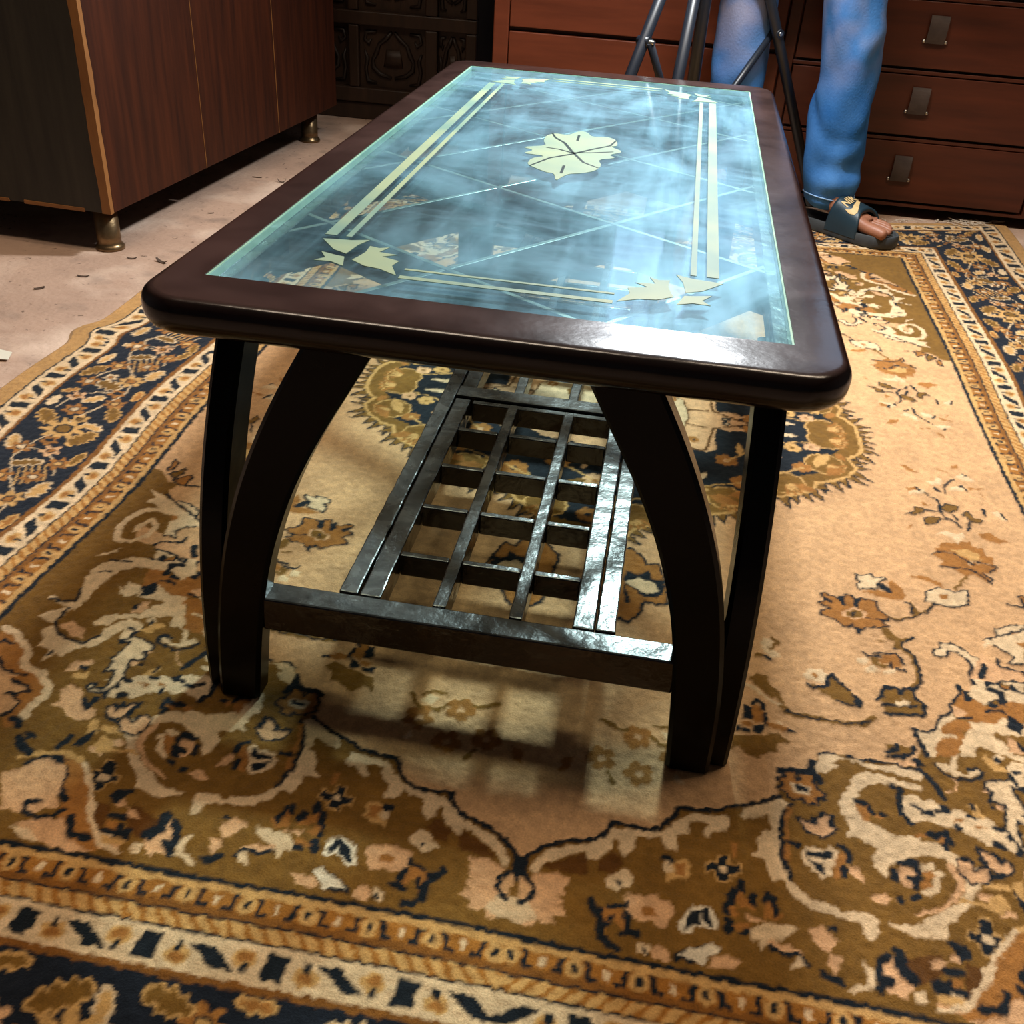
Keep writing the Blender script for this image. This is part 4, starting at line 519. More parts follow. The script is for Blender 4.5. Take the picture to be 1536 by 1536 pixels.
for e in RUG.split('|'):
    h, pts = e.split(':'); c = KI[h[0]]; w_ = float(h[1:]) if len(h) > 1 else 0
    p = [tuple(map(float, q.split(','))) for q in pts.split()]
    if w_: strokep(p, max(w_, 2.6), c)
    else: fillp(p, c)
# borders: e = distance outside the field (mm, scaled), a = position along the border
U, Vv = np.meshgrid(gu, gv)
eu = (U-612.5)*0.92; ev = (Vv-975.0)*1.04
E = np.maximum(eu, ev); A = np.where(eu > ev, Vv, U)
def band(a, b, k): ras[(E >= a) & (E < b)] = KI[k]
band(-3, 2.5, 'd'); band(2.5, 9, 'l'); band(9, 26, 'y'); band(26, 32, 'k'); band(32, 34.5, 'd'); band(34.5, 48, 'l')
rope = (E >= 34.5) & (E < 48); ph = (A*1.0+E*0.9) % 15; ras[rope & (ph < 6)] = KI['y']
band(48, 50.5, 'd'); band(50.5, 84, 'w'); band(84, 91, 'k'); band(91, 222, 'n'); band(222, 227, 'k'); band(227, 268, 'w'); band(268, 271.5, 'd'); band(271.5, 420, 's')
def shape_e(mask_fn, period, e_lo, e_hi, off=0.0):
    m = (E >= e_lo) & (E < e_hi); a = ((A+off) % period)-period/2; mask_fn(m, a, E-e_lo)
def gold(m, a, e):
    aa = np.abs(a)
    ras[m & ((aa/8.0)**2+((e-9.5)/8.5)**2 < 1)] = KI['l']
    ras[m & (aa < 1.9) & (np.abs(e-9.5) < 4.2)] = KI['d']
    hook = ((aa > 9.5) & (aa < 13.5) & (e > 2.5) & (e < 18)) | ((aa > 11) & (aa < 20.5) & (e > 14.5) & (e < 18.5)) | ((aa > 7.5) & (aa < 11) & (e < 5.0) & (e > 0.5))
    ras[m & hook] = KI['d']
    ras[m & (aa > 24) & (np.abs(e-9) < 4.5)] = KI['w']
shape_e(gold, 52.5, 8, 30, 20)
def creamm(m, a, e, hgt=33.0):
    e = e*33.0/hgt
    b = a+1e-6
    up_ = (np.abs(a-0.08*(e-16)*1.0+(-26)) < 9.0) & (np.abs(e-16.5) < 11.5); ras[m & up_] = KI['d']
    sl = (np.abs(a+26+(e-16)*1.35) < 10) & (np.abs(e-16.5) < 9.5); ras[m & sl] = KI['d']
    for c0, s in ((0.0, 1), (-52.4, -1), (52.4, -1)):
        g_ = ((a-c0)/10.5)**2+((e-16.5-s*3.5)/8.5)**2 < 1; ras[m & g_] = KI['l']
        g_ = ((a-c0)/6.5)**2+((e-16.5-s*5.0)/4.5)**2 < 1; ras[m & g_] = KI['b']
        ras[m & (np.abs(a-c0-s*2) < 2.6) & (np.abs(e-16.5+s*4.5) < 4.5)] = KI['d']
shape_e(lambda m, a, e: creamm(m, a, e, 33), 104.8, 51, 84, 10)
shape_e(lambda m, a, e: creamm(m, a, e, 41), 104.8, 227, 268, 40)
# floral navy border: flowers and leaves strewn along the band
mb = (E >= 92) & (E < 221)
rr = random.Random(11)
def put(fn): ras[mb & fn] = 0
def polar(a0, e0, period, off):
    a = ((A+off-a0+period/2) % period)-period/2; return a, E-91-e0
def flower(a0, e0, r, c, cc, per, off, n=6):
    a, e = polar(a0, e0, per, off); d = np.hypot(a, e); th = np.arctan2(e, a)
    rad = r*(0.78+0.22*np.cos(n*th)); o_ = d < rad+2.0
    ras[mb & (d < rad)] = KI[c]; ras[mb & (d < r*0.42)] = KI['d']; ras[mb & (d < r*0.30)] = KI[cc]
def leafb(a0, e0, l, w_, ang, c, per, off, rim='w'):
    a, e = polar(a0, e0, per, off); x = a*math.cos(ang)+e*math.sin(ang); y = -a*math.sin(ang)+e*math.cos(ang)
    wob = 1+0.22*np.sin(x*0.55)
    ins = np.abs(x) < l; half = w_*np.sqrt(np.clip(1-(x/l)**2, 0, 1))*wob
    ras[mb & ins & (np.abs(y) < half)] = KI[rim]; ras[mb & ins & (np.abs(y) < half-3.0) & (np.abs(x) < l-4)] = KI[c]
def stem(pts, per, off, c='w', w_=2.2):
    for (a0, e0), (a1, e1) in zip(pts, pts[1:]):
        am = (a0+a1)/2; a = ((A+off-am+per/2) % per)-per/2+am; e = E-91
        dx, dy = a1-a0, e1-e0; t = np.clip(((a-a0)*dx+(e-e0)*dy)/(dx*dx+dy*dy), 0, 1)
        ras[mb & (np.hypot(a-a0-t*dx, e-e0-t*dy) < w_/2)] = KI[c]
PER = 360.0; OFF = 60.0
stem([(0, 64), (40, 88), (90, 96), (140, 70), (180, 40), (230, 28), (280, 44), (330, 66), (360, 64)], PER, OFF)
stem([(60, 100), (66, 60), (90, 34), (120, 22)], PER, OFF); stem([(230, 28), (238, 70), (262, 96), (300, 104)], PER, OFF); stem([(140, 70), (170, 92), (200, 100)], PER, OFF)
for k in range(5): stem([(96+k*5, 44+k*7), (138+k*5, 26+k*7)], PER, OFF, 'l', 2.4)
for (a0, e0, l, w_, an, c, rim) in [(20, 30, 26, 13, 0.5, 'o', 'l'), (48, 116, 20, 9, -0.2, 'l', 'w'), (100, 70, 22, 10, 1.2, 'o', 'w'), (160, 18, 22, 11, 0.1, 'l', 'w'), (168, 112, 24, 12, 0.5, 'o', 'l'), (212, 64, 24, 14, 2.0, 'o', 'w'), (262, 64, 18, 9, 0.8, 'l', 'w'), (300, 18, 24, 11, -0.3, 'o', 'l'), (330, 104, 26, 13, 2.5, 'o', 'l'), (280, 118, 18, 8, 0.1, 'w', 'w'), (120, 118, 22, 8, 0.1, 'l', 'w'), (345, 30, 18, 8, 1.9, 'l', 'w'), (75, 12, 20, 8, 0.2, 'o', 'l'), (242, 110, 14, 7, 1, 'b', 'l'), (235, 8, 18, 7, 0, 'b', 'l')]:
    leafb(a0, e0, l, w_, an, c, PER, OFF, rim)
for (a0, e0, r, c, cc, n) in [(0, 66, 34, 'l', 'o', 9), (62, 98, 18, 'b', 'w', 6), (92, 30, 17, 'b', 'l', 6), (62, 56, 16, 'p', 'b', 5), (132, 44, 17, 'b', 'w', 6), (140, 86, 19, 'b', 'l', 6), (190, 40, 21, 'l', 'b', 7), (206, 100, 18, 'b', 'w', 6), (236, 40, 14, 'b', 'd', 5), (268, 30, 18, 'b', 'l', 6), (300, 76, 19, 'b', 'w', 6), (258, 92, 15, 'p', 'b', 5), (326, 56, 15, 'l', 'o', 6), (36, 70, 14, 'b', 'd', 5), (185, 76, 13, 'w', 'b', 5)]:
    flower(a0, e0, r, c, cc, PER, OFF, n)

# pile mesh: one vertex per few knots, tufts coloured by the woven pattern
xs = np.arange(CX-0.946, CX+0.946, 0.0021)
ys = [CY-1.262]
while ys[-1] < CY+1.262:
    y = ys[-1]; ys.append(y+(0.004 if y < -0.44 else 0.0020 if y < 0.1 else 0.0020+min((y-0.1)*0.0034, 0.0036)))
ys = np.array(ys); NX, NY = len(xs), len(ys)
X, Y = np.meshgrid(xs, ys)
def vn(x, y, s, seed):                         # smooth value noise
    r = np.random.RandomState(seed).rand(64, 64); x = x/s; y = y/s
    xi = np.floor(x).astype(int); yi = np.floor(y).astype(int); fx = x-xi; fy = y-yi; fx = fx*fx*(3-2*fx); fy = fy*fy*(3-2*fy)
    g = lambda a, b: r[b % 64, a % 64]
    return (g(xi, yi)*(1-fx)+g(xi+1, yi)*fx)*(1-fy)+(g(xi, yi+1)*(1-fx)+g(xi+1, yi+1)*fx)*fy-0.5
jr = np.random.RandomState(3)
sx_ = X-CX + vn(X, Y, 0.0048, 1)*0.0036 + vn(X, Y, 0.25, 5)*0.008
sy_ = Y-CY + vn(X, Y, 0.0048, 2)*0.0036 + vn(X, Y, 0.25, 6)*0.006
iu = np.clip((np.abs(sx_)*1000/RES).astype(int), 0, NU-1); iv = np.clip((np.abs(sy_)*1000/RES).astype(int), 0, NV-1)
idx = ras[iv, iu]; col = np.zeros(X.shape+(3,), np.float32)
for ox, oy in ((0, 0), (0.0009, 0.0005), (-0.0009, -0.0005), (0.0005, -0.0009), (-0.0005, 0.0009)):   # yarn ends blend a little at the edges
    col += PALA[ras[np.clip((np.abs(sy_+oy)*1000/RES).astype(int), 0, NV-1), np.clip((np.abs(sx_+ox)*1000/RES).astype(int), 0, NU-1)]]/5
var = 1.0 + vn(X, Y, 0.006, 8)*0.30 + vn(X, Y, 0.05, 9)*0.16 + vn(X, Y, 0.3, 10)*0.14
abr = vn(X, Y*2.2, 0.028, 14)                  # yarn dye lots across the weave
var = var*(1+abr*0.08)
col = np.clip(col*var[..., None], 0, 1)
# the far right corner is pulled askew, the sides ripple a little
wt = np.clip((Y-1.55)/0.35, 0, 1); wt = wt*wt*(3-2*wt)
XX = X + vn(X*0.5, Y, 0.27, 21)*0.034*np.clip((np.abs(X-CX)-0.5)/0.3, 0, 1)
XX = XX - 0.022*np.exp(-((Y-0.73)/0.035)**2)*np.clip((CX-0.80-X)/0.08, 0, 1)            # small pleat pushed out at the left edge
YY = Y + wt*np.clip((X-0.66), -0.25, 0.5)*0.36
rip = np.clip((np.abs(X-CX)-0.60)/0.25, 0, 1)
ZZ = -0.0026 + vn(X, Y, 0.0052, 30)*0.0016 + np.maximum(vn(X*0.6, Y, 0.17, 31), -0.1)*0.005*rip*(Y < 1.6)
pile = np.isin(idx, [KI['o'], KI['b'], KI['d'], KI['n'], KI['k'], KI['B'], KI['w'], KI['y'], KI['l']]); ZZ = ZZ + np.where(pile, 0.0008, 0.0)
edge = np.minimum(np.minimum(X-xs[0], xs[-1]-X), np.minimum(Y-ys[0], ys[-1]-Y)); ZZ = np.where(edge < 0.006, ZZ-0.0045*(1-edge/0.006), ZZ)
ZZ = np.maximum(ZZ, -0.0068)
top = np.stack([XX, YY, ZZ], -1).reshape(-1, 3).astype(np.float32)
n_ = NX*NY
me = bpy.data.meshes.new('patterned_rug')
me.vertices.add(n_); me.vertices.foreach_set('co', top.ravel())
q = (np.arange(NY-1)[:, None]*NX+np.arange(NX-1)[None, :]).ravel()
quads = np.stack([q, q+1, q+NX+1, q+NX], 1).astype(np.int32)
me.loops.add(quads.size); me.loops.foreach_set('vertex_index', quads.ravel())
me.polygons.add(len(quads)); me.polygons.foreach_set('loop_start', np.arange(0, quads.size, 4, dtype=np.int32))
me.polygons.foreach_set('use_smooth', np.ones(len(quads), bool)); me.update()
at = me.color_attributes.new('weave', 'FLOAT_COLOR', 'POINT')
rgba = np.concatenate([col.reshape(-1, 3), np.ones((n_, 1))], 1).astype(np.float32); at.data.foreach_set('color', rgba.ravel())
rm = bpy.data.materials.new('woven_wool_pile'); rm.use_nodes = True; nt = rm.node_tree; L = nt.links
pb = nt.nodes['Principled BSDF']; pb.inputs['Roughness'].default_value = 0.95; pb.inputs['Specular IOR Level'].default_value = 0.08
pb.inputs['Sheen Weight'].default_value = 0.12; pb.inputs['Sheen Roughness'].default_value = 0.5
an = nn(nt, 'ShaderNodeAttribute', attribute_name='weave')
tc = nn(nt, 'ShaderNodeTexCoord'); n1 = nn(nt, 'ShaderNodeTexNoise'); n1.inputs['Scale'].default_value = 520; n1.inputs['Detail'].default_value = 3; L.new(tc.outputs['Object'], n1.inputs['Vector'])
mr = nn(nt, 'ShaderNodeMapRange'); mr.inputs[1].default_value = 0.25; mr.inputs[2].default_value = 0.75; mr.inputs[3].default_value = 0.80; mr.inputs[4].default_value = 1.16; L.new(n1.outputs['Fac'], mr.inputs[0])
vm = nn(nt, 'ShaderNodeVectorMath', operation='SCALE'); L.new(an.outputs['Color'], vm.inputs[0]); L.new(mr.outputs[0], vm.inputs['Scale']); L.new(vm.outputs[0], pb.inputs['Base Color'])
bu = nn(nt, 'ShaderNodeBump'); bu.inputs['Strength'].default_value = 0.45; bu.inputs['Distance'].default_value = 0.002; L.new(n1.outputs['Fac'], bu.inputs['Height']); L.new(bu.outputs[0], pb.inputs['Normal'])
rug = finish('patterned_rug', me, rm)
tag(rug, 'tan and olive floral rug with navy borders lying under the coffee table', 'rug')
fw = mat('white_fringe_yarn', (196, 180, 160), 0.9)
parts = []
for k in range(46):
    x = random.uniform(0.66, 1.02) if k < 30 else random.uniform(0.86, 0.96)
    y = CY+1.262+max(min(x-0.66, 0.5), -0.25)*0.36-0.006
    p = [(x, y, -0.001)]; a = random.uniform(-1.4, 1.4)
    for j in range(6):
        a += random.uniform(-0.8, 0.8); p.append((p[-1][0]+math.sin(a)*0.007, p[-1][1]+math.cos(a)*(0.004 if k < 30 else -0.007), max(-0.005, random.uniform(0.0005, 0.002))))
    parts.append(tube_v(p, 0.0009, 5))
fr_ = joined('fringe', parts, fw, rug); fr_['kind'] = 'stuff'

# ------------------------------------------------------------------ person in jeans behind the table
skin = mat('brown_skin', (142, 92, 68), 0.5, col2=(166, 112, 86), scale=30, bump=0.05)
denim = mat('blue_denim', (34, 90, 154), 0.9, col2=(76, 128, 188), scale=6.5, stretch=(1, 1, 0.8), bump=0.12, bscale=220, spec=0.1)
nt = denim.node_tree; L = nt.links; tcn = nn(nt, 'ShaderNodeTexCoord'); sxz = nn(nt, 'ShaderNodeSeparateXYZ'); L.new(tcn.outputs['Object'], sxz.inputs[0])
kz = nn(nt, 'ShaderNodeMapRange'); kz.inputs[1].default_value = 0.30; kz.inputs[2].default_value = 0.47; L.new(sxz.outputs['Z'], kz.inputs[0])       # grey-lilac tint growing with height, broken up by noise
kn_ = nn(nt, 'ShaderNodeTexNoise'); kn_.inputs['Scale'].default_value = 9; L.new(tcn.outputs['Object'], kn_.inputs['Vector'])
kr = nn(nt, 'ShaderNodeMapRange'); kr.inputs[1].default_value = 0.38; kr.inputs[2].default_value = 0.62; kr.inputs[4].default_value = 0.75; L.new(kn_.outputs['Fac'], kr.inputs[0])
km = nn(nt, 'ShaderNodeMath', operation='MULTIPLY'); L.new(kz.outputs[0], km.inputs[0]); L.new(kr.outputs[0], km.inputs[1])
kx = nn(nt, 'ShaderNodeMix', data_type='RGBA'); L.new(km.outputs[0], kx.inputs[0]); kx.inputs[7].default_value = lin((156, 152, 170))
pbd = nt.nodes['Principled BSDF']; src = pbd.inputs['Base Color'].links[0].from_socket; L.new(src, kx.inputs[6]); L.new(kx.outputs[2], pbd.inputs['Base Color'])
shirt_m = mat('grey_cotton_shirt', (92, 96, 104), 0.9, col2=(110, 112, 118), scale=8, spec=0.15)
stitch = mat('pale_denim_seam', (140, 176, 214), 0.85)
PERSON = thing('person', 'person in blue jeans and a dark slide sandal standing behind the table', 'person', (0.39, 1.9, 0))
def P3(x, y, z): return (x-0.39, y-1.9, z)
D = Vector((0.82, -0.572, 0)).normalized(); LT = Vector((-D.y, D.x, 0))
OR = Vector((0.461, 1.892, 0)); OL = Vector((0.262, 1.985, 0)); DL = Vector((-0.12, -0.99, 0)).normalized(); LL = Vector((DL.y, -DL.x, 0))
def fp(O, d, l, s, t, z): p = O+d*s+l*t; return (p.x-0.39, p.y-1.9, z)
def skin_mesh(name, nodes, edges, m, parent, root=0, sub=2):
    me = bpy.data.meshes.new(name); me.from_pydata([n[0] for n in nodes], edges, []); me.update()
    o = bpy.data.objects.new(name, me); C.objects.link(o)
    sk = o.modifiers.new('skin', 'SKIN'); sk.use_smooth_shade = True
    for i, n in enumerate(nodes):
        v = me.skin_vertices[0].data[i]; v.radius = n[1] if isinstance(n[1], tuple) else (n[1], n[1]); v.use_root = (i == root)
    sb = o.modifiers.new('sub', 'SUBSURF'); sb.levels = sub; sb.render_levels = sub
    dg = bpy.context.evaluated_depsgraph_get(); em = bpy.data.meshes.new_from_object(o.evaluated_get(dg)); em.name = name
    bpy.data.objects.remove(o); bpy.data.meshes.remove(me)
    em.polygons.foreach_set('use_smooth', [True]*len(em.polygons))
    return finish(name, em, m, parent)
N = []; Ed = []
def nd(p, r, par=None):
    N.append((p, r)); i = len(N)-1
    if par is not None: Ed.append((par, i))
    return i
pel = nd(P3(0.39, 1.885, 0.93), 0.12); abd = nd(P3(0.39, 1.885, 1.08), 0.115, pel); che = nd(P3(0.39, 1.885, 1.28), 0.13, abd); nec = nd(P3(0.39, 1.88, 1.44), 0.055, che)
hd0 = nd(P3(0.385, 1.905, 1.52), 0.075, nec); hd1 = nd(P3(0.385, 1.90, 1.61), 0.088, hd0); hd2 = nd(P3(0.385, 1.905, 1.69), 0.06, hd1)
for s in (-1, 1):
    sh = nd(P3(0.39+s*0.18, 1.885, 1.38), 0.055, che); el = nd(P3(0.39+s*0.23, 1.905, 1.13), 0.042, sh)
    wr = nd(P3(0.39+s*0.21, 1.86, 0.91), 0.028, el); hn = nd(P3(0.39+s*0.205, 1.845, 0.85), (0.036, 0.018), wr)
    for f in range(4):
        k1 = nd(P3(0.39+s*0.205+(f-1.5)*0.004, 1.862-f*0.018, 0.795), 0.009, hn); nd(P3(0.39+s*0.20, 1.866-f*0.017, 0.755+abs(f-1.3)*0.006), 0.008, k1)
    t1 = nd(P3(0.39+s*0.185, 1.815, 0.82), 0.010, wr if False else hn); nd(P3(0.39+s*0.18, 1.802, 0.785), 0.009, t1)
for (O, d, l, hipx, kx, ky, ax) in ((OR, D, LT, 0.47, 0.505, 1.885, 1), (OL, DL, LL, 0.31, 0.262, 1.942, -1)):
    hp = nd(P3(hipx, 1.885, 0.84), 0.075, pel); kn = nd(P3(kx, ky, 0.47), 0.052, hp)
    an_ = nd(fp(O, d, l, 0.066, 0.0, 0.100), 0.030, kn); hl = nd(fp(O, d, l, 0.042, 0.0, 0.055), 0.030, an_)
    mi = nd(fp(O, d, l, 0.135, 0.0, 0.052), (0.030, 0.022), an_); ba = nd(fp(O, d, l, 0.195, -0.002, 0.046), (0.040, 0.017), mi)
    for i, (off, tip, r) in enumerate(((-0.034, 0.070, 0.0150), (-0.009, 0.068, 0.0088), (0.010, 0.062, 0.0084), (0.027, 0.053, 0.0080), (0.042, 0.042, 0.0076))):
        a = nd(fp(O, d, l, 0.208-0.004*i, off*0.92, 0.040), r*1.08, ba); b_ = nd(fp(O, d, l, 0.203+tip*0.55, off*1.04, 0.0385), r, a); nd(fp(O, d, l, 0.203+tip, off*1.04, 0.0335), r*0.95, b_)
body = skin_mesh('body', N, Ed, skin, PERSON)
# hair cap
V, F = lathe([(0.095, -0.03), (0.098, 0.0), (0.092, 0.04), (0.066, 0.078), (0.03, 0.094), (0.004, 0.098)], 20)
raw('hair', [P3(0.385+x, 1.915+y*1.05, 1.655+z) for x, y, z in V], F, mat('black_hair', (22, 18, 16), 0.6), PERSON, True)
# face details
fm_ = mat('eye_dark', (30, 22, 18), 0.3)
V, F = tube_v([(0, -0.088, 0.03), (0, -0.108, -0.008), (0, -0.098, -0.018)], [0.008, 0.014, 0.008], 8)
raw('nose', [P3(0.385+x, 1.90+y, 1.60+z) for x, y, z in V], F, skin, PERSON, True)
def loft(rings, n=40, fn=None, close_top=False):
    V = []; F = []
    for i, (cx, cy, z, rx, ry) in enumerate(rings):
        for k in range(n):
            a = 2*PI*k/n; q = 1.0+(fn(a, z) if fn else 0)
            V.append(P3(cx+rx*q*math.cos(a), cy+ry*q*math.sin(a), z+0.004*math.sin(2*a+z*30)*(1 if i < 3 else 0)))
    for i in range(len(rings)-1):
        for k in range(n): F.append((i*n+k, i*n+(k+1) % n, i*n+n+(k+1) % n, i*n+n+k))
    if close_top: F.append(tuple(range((len(rings)-1)*n, len(rings)*n)))
    return V, F
def interp_rings(tab, dz=0.012):
    tab = sorted(tab, key=lambda r: r[2]); z = np.array([r[2] for r in tab]); zs = np.arange(z[0], z[-1]+1e-6, dz)
    cols = [np.interp(zs, z, [r[i] for r in tab]) for i in (0, 1, 3, 4)]
    for c in cols:
        for _ in range(3): c[1:-1] = (c[:-2]+2*c[1:-1]+c[2:])/4
    return [(cols[0][i], cols[1][i], zs[i], cols[2][i], cols[3][i]) for i in range(len(zs))]
def wr1(a, z):
    w_ = 0.030*math.sin(3*a+z*18)+0.030*math.sin(5*a-z*31+1.3)+0.05*abs(math.sin(2.5*a+z*13+0.5))-0.04
    w_ += 0.13*math.exp(-((z-0.115)/0.020)**2)*max(0, math.cos(a-(-1.2)))-0.10*math.exp(-((z-0.155)/0.018)**2)*max(0, math.cos(a-(-1.0)))
    w_ += 0.09*math.exp(-((z-0.40-0.06*math.cos(a))/0.028)**2)*math.cos(a+0.4)-0.08*math.exp(-((z-0.30-0.09*math.sin(a))/0.02)**2)
    return w_
def wr2(a, z): return 0.03*math.sin(3*a-z*20+2)+0.02*math.sin(5*a+z*25)+0.07*math.exp(-((z-0.42-0.10*math.sin(a+0.6))/0.025)**2)
LEGR = [(0.537, 1.872, 0.058, 0.060, 0.064), (0.528, 1.875, 0.11, 0.066, 0.070), (0.525, 1.88, 0.16, 0.071, 0.074), (0.5235, 1.885, 0.22, 0.0735, 0.078), (0.520, 1.89, 0.30, 0.072, 0.078), (0.517, 1.893, 0.37, 0.071, 0.077), (0.509, 1.895, 0.44, 0.0705, 0.078), (0.498, 1.90, 0.52, 0.071, 0.08), (0.482, 1.91, 0.68, 0.078, 0.088), (0.468, 1.885, 0.86, 0.088, 0.105)]
LEGL = [(0.262, 1.942, 0.058, 0.058, 0.062), (0.262, 1.944, 0.15, 0.064, 0.066), (0.262, 1.945, 0.31, 0.0655, 0.066), (0.2615, 1.944, 0.40, 0.0665, 0.067), (0.262, 1.940, 0.52, 0.066, 0.069), (0.285, 1.92, 0.68, 0.076, 0.08), (0.315, 1.885, 0.86, 0.088, 0.105)]
pr = []
for tab, fn in ((LEGR, wr1), (LEGL, wr2)):
    rg = interp_rings(tab); c0 = rg[0]
    rg = [(c0[0], c0[1], 0.10, c0[3]*0.9, c0[4]*0.9), (c0[0], c0[1], c0[2], c0[3]*0.955, c0[4]*0.955)]+rg
    pr.append(loft(rg, 44, fn))
pr.append(loft([(0.39, 1.885, 0.80, 0.165, 0.11), (0.39, 1.885, 0.86, 0.172, 0.118), (0.39, 1.885, 0.95, 0.165, 0.118), (0.39, 1.885, 1.02, 0.152, 0.112)], 40))
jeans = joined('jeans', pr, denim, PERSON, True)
c0 = LEGR[0]
for zz_, k in ((0.0795, 1.012),):
    pts = []
    for j in range(41):
        a = 2*PI*j/40; q = (1+wr1(a, zz_))*1.015; t = (zz_-0.058)/0.052; rx = 0.060+(0.006)*t; ry = 0.064+0.006*t; cx = 0.537-0.009*t
        pts.append(P3(cx+rx*q*math.cos(a), 1.873+ry*q*math.sin(a), zz_+0.004*math.sin(2*a)))
    tube('hem_seam', pts, 0.0016, stitch, jeans, 6)
joined('shirt', [loft([(0.39, 1.885, 0.96, 0.172, 0.125), (0.39, 1.885, 1.08, 0.165, 0.125), (0.39, 1.885, 1.25, 0.185, 0.14), (0.39, 1.885, 1.36, 0.19, 0.13), (0.39, 1.885, 1.43, 0.11, 0.085), (0.39, 1.88, 1.46, 0.066, 0.062)], 36)] +
       [tube_v([P3(0.39+s*0.15, 1.885, 1.385), P3(0.39+s*0.20, 1.89, 1.31), P3(0.39+s*0.222, 1.90, 1.18)], [0.075, 0.072, 0.066], 14, False) for s in (-1, 1)], shirt_m, PERSON, True)

rub = mat('dark_slide_rubber', (52, 56, 60), 0.7, col2=(66, 70, 72), scale=30, bump=0.05)
strapm = mat('petrol_strap', (22, 42, 54), 0.45, col2=(30, 54, 66), scale=12, bump=0.03)
logo_m = mat('tan_print', (206, 176, 122), 0.6)
def sandal(O, d, l, mark):
    half = [(0.0, 0.018), (0.012, 0.030), (0.035, 0.037), (0.08, 0.037), (0.13, 0.042), (0.18, 0.050), (0.215, 0.0525), (0.25, 0.047), (0.272, 0.034), (0.284, 0.014)]
    ss = np.array([h[0] for h in half]); hh = np.array([h[1] for h in half])
    ol = [(s, h) for s, h in half]+[(s, -h) for s, h in half[::-1]]
    V = []; n = len(ol)
    for (sc, z) in ((0.97, 0.0), (1.0, 0.004), (1.0, 0.026), (0.97, 0.0285), (0.90, 0.0275), (0.86, 0.0225)):
        for s, t in ol: V.append(fp(O, d, l, 0.142+(s-0.142)*(1-(1-sc)*0.45), t*sc, z))
    F = [(i*n+k, i*n+(k+1) % n, i*n+n+(k+1) % n, i*n+n+k) for i in range(5) for k in range(n)]+[tuple(range(n-1, -1, -1)), tuple(range(5*n, 6*n))]
    so = raw('sandal', V, F, rub, PERSON, True); so.modifiers.new('split', 'EDGE_SPLIT').split_angle = math.radians(50)
    def surf(s, a, off=0.0):                   # strap arch: s along the foot, a 0..pi across it
        h = np.interp(s, ss, hh)+0.001; top = 0.094-0.24*(s-0.115)+off
        c = math.cos(a); t = -h*math.copysign(abs(c)**0.72, c); z = 0.012+(top-0.012)*math.sin(a)**0.62+off*abs(math.sin(a)); t += off*(-c)
        return fp(O, d, l, s, t, z)
    na, ns = 34, 12; V = []; F = []
    for lay in (0.0, -0.005):
        for i in range(ns+1):
            for j in range(na+1):
                a = PI*j/na; edge = 0.016*math.cos(a)*0.6; s0 = 0.112+0.012*math.sin(a); s1 = 0.206-0.014*(math.sin(a)**2)-edge*0.3
                V.append(surf(s0+(s1-s0)*i/ns, a, lay))
    m_ = (ns+1)*(na+1)
    for i in range(ns):
        for j in range(na):
            k = i*(na+1)+j; F.append((k, k+1, k+na+2, k+na+1)); F.append((k+m_, k+na+1+m_, k+na+2+m_, k+1+m_))
    for j in range(na):
        F.append((j, j+m_, j+1+m_, j+1)); k = ns*(na+1)+j; F.append((k, k+1, k+1+m_, k+m_))
    st = raw('strap', V, F, strapm, so, True)
    if not mark: return
    def patch(name, polys):                    # flat print laid on the strap; x across (towards lateral), y towards the ankle
        V = []; F = []
        for vs_, fs_ in polys:
            k = len(V)
            for x, y in vs_: V.append(surf(0.160-y*1.45, PI/2+x*1.45/0.062-0.12, 0.0009))
            F += [tuple(i+k for i in f) for f in fs_]
        return raw(name, V, F, logo_m, st)
    sw = [(-0.030, 0.004), (-0.034, -0.006), (-0.031, -0.0155), (-0.022, -0.0185), (-0.010, -0.015), (0.010, -0.004), (0.034, 0.010), (0.008, 0.001), (-0.008, -0.004), (-0.018, -0.0065), (-0.025, -0.004)]
    fs = [(0, 1, 2, 10), (2, 3, 9, 10), (3, 4, 8, 9), (4, 5, 7, 8), (5, 6, 7)]
    patch('printed_mark', [(sw, fs)])
    cu = bpy.data.curves.new('txt', 'FONT'); cu.body = 'NIKE'; cu.size = 0.0215; cu.align_x = 'CENTER'; cu.shear = 0.25; cu.offset = 0.0005
    to = bpy.data.objects.new('txt', cu); C.objects.link(to)
    tm = bpy.data.meshes.new_from_object(to.evaluated_get(bpy.context.evaluated_depsgraph_get()))
    vs_ = [(v.co.x*1.05, v.co.y+0.0015) for v in tm.vertices]; fs_ = [tuple(p.vertices) for p in tm.polygons]
    bpy.data.objects.remove(to); bpy.data.meshes.remove(tm)
    patch('printed_lettering', [(vs_, fs_)])
sandal(OR, D, LT, True); sandal(OL, DL, LL, False)

# ------------------------------------------------------------------ photo light stand
blk = mat('black_anodised_tube', (22, 27, 36), 0.4, col2=(30, 35, 44), scale=20, spec=0.5)
SC = (0.155, 1.76)
ST = thing('light_stand', 'black tripod light stand carrying a lamp behind the table', 'light stand', (SC[0], SC[1], 0))
tube('pole', [(0, 0, 0.10), (0, 0, 0.95)], 0.0145, blk, ST, 14); tube('pole', [(0, 0, 0.951), (0, 0, 1.16)], 0.0115, blk, ST, 12)
tube('boom', [(0, 0, 1.161), (0.01, -0.06, 1.26), (0.04, -0.25, 1.345)], 0.0095, blk, ST, 10)
za = 0.80
tube('collar', [(0, 0, za-0.035), (0, 0, za+0.03)], 0.024, blk, ST, 14); tube('collar', [(0, 0, 0.135), (0, 0, 0.185)], 0.023, blk, ST, 14); tube('collar', [(0, 0, 0.93), (0, 0, 0.985)], 0.021, blk, ST, 14)
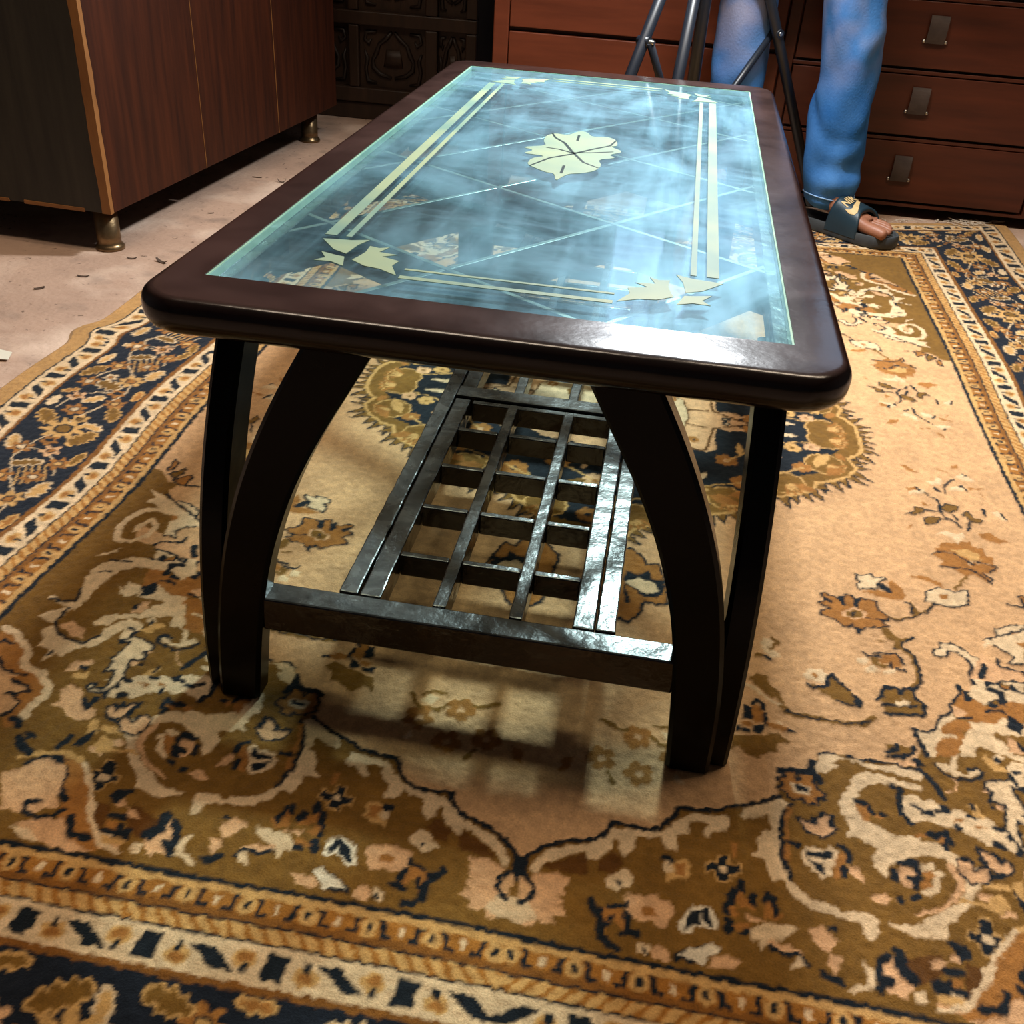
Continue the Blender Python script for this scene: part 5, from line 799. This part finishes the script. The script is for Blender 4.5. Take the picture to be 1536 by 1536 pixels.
for az, rr_ in ((36, 0.45), (239, 0.46), (262, 0.44)):
    a = math.radians(az); e = Vector((math.cos(a), math.sin(a), 0)); n_e = Vector((-e.y, e.x, 0))
    at_ = lambda t: e*(0.022+(rr_-0.022)*t)+Vector((0, 0, za-(za-0.012)*t))
    lg = tube('leg', [at_(0), at_(1)], 0.0125, blk, ST, 12)
    tube('rubber_foot', [at_(0.955), at_(1.0)+Vector((0, 0, -0.0005))], 0.0145, rub, lg, 10)
    if az == 262: continue
    j = at_(0.47)
    tube('brace', [j+n_e*0.016, e*0.026+n_e*0.016+Vector((0, 0, 0.16))], 0.0085, blk, ST, 10)
    tube('bolt', [j-n_e*0.016, j+n_e*0.027], 0.0045, M['steel'], ST, 8)
    tube('bolt_collar', [j-n_e*0.014, j+n_e*0.0145], 0.0105, blk, ST, 10)
hd = LTG-LP; q_ = hd.to_track_quat('-Z', 'Y').to_matrix().to_4x4()
LH = Matrix.Translation(LP-Vector((SC[0], SC[1], 0)) - hd.normalized()*0.012) @ q_
bm = bmesh.new(); box(bm, (0, 0, 0.025), (0.24, 0.18, 0.045), 0.006); bm.transform(LH); head = obj('lamp_head', bm, blk, ST)
bm = bmesh.new(); box(bm, (0, 0, 0.0), (0.20, 0.14, 0.004)); bm.transform(LH); obj('lamp_diffuser', bm, emit('lamp_glow', (0.86, 0.95, 1.0), 30), head)

# ------------------------------------------------------------------ scraps on the concrete
pap = mat('white_paper', (214, 208, 190), 0.8); chip = mat('dark_wood_shaving', (58, 42, 32), 0.8, col2=(84, 62, 46), scale=40)
V, F = prism([(-0.035, -0.02), (0.022, -0.016), (0.012, 0.012), (-0.03, 0.02)], 0, 0.0012)
o = raw('paper_scrap', [(x-0.925, y+0.60, z+FZ+0.003+0.05*abs(x)*0.1) for x, y, z in V], F, pap); tag(o, 'small white paper scrap at the left edge beside the rug', 'paper')
def shaving(x, y, l, w_, cur, rz, label):
    V = []; F = []; n = 8
    for i in range(n+1):
        t = i/n-0.5; a = t*cur; px = l*t if abs(cur) < 0.1 else l/cur*math.sin(a); pz = 0 if abs(cur) < 0.1 else l/cur*(1-math.cos(a))
        for s in (-0.5, 0.5):
            wv = w_*(0.5+0.5*math.cos(PI*t)); V += [(px, s*wv, pz+0.0004), (px, s*wv, pz+0.0014)]
    for i in range(n):
        k = i*4; F += [(k, k+2, k+6, k+4), (k+1, k+5, k+7, k+3), (k, k+4, k+5, k+1), (k+2, k+3, k+7, k+6)]
    F += [(0, 1, 3, 2), (4*n, 4*n+2, 4*n+3, 4*n+1)]
    c, s_ = math.cos(rz), math.sin(rz)
    o = raw('wood_shaving', [(p[0]*c-p[1]*s_, p[0]*s_+p[1]*c, p[2]) for p in V], F, chip); o.location = (x, y, FZ)
    tag(o, label, 'wood shaving', 'wood shavings on the concrete floor')
SHAV = [(-0.951, 1.10, 0.022, 0.007, 1.2, 0.3, 'short dark wood shaving on the concrete nearest the brass leg'),
        (-0.885, 1.10, 0.034, 0.009, 1.5, -0.4, 'longest curled wood shaving on the concrete beside the table corner'),
        (-0.871, 1.759, 0.030, 0.006, 2.6, 0.2, 'tightly curled wood shaving on the grey floor by the far table edge'),
        (-0.946, 1.777, 0.026, 0.005, 0.5, 0.1, 'thin flat wood shaving in front of the second wardrobe door'),
        (-1.033, 0.892, 0.020, 0.010, 0.6, 0.9, 'crumbled wood shaving on the bare concrete left of the rug'),
        (-0.990, 0.975, 0.024, 0.007, 0.8, 0.2, 'flat dark wood shaving between the brass leg and the rug'),
        (-0.856, 1.365, 0.016, 0.006, 0.9, 1.1, 'tiny dark wood chip on the concrete midway along the table'),
        (-0.930, 1.446, 0.014, 0.005, 0.4, 0.5, 'tiny wood chip in front of the first wardrobe door')]
for a in SHAV: shaving(*a)
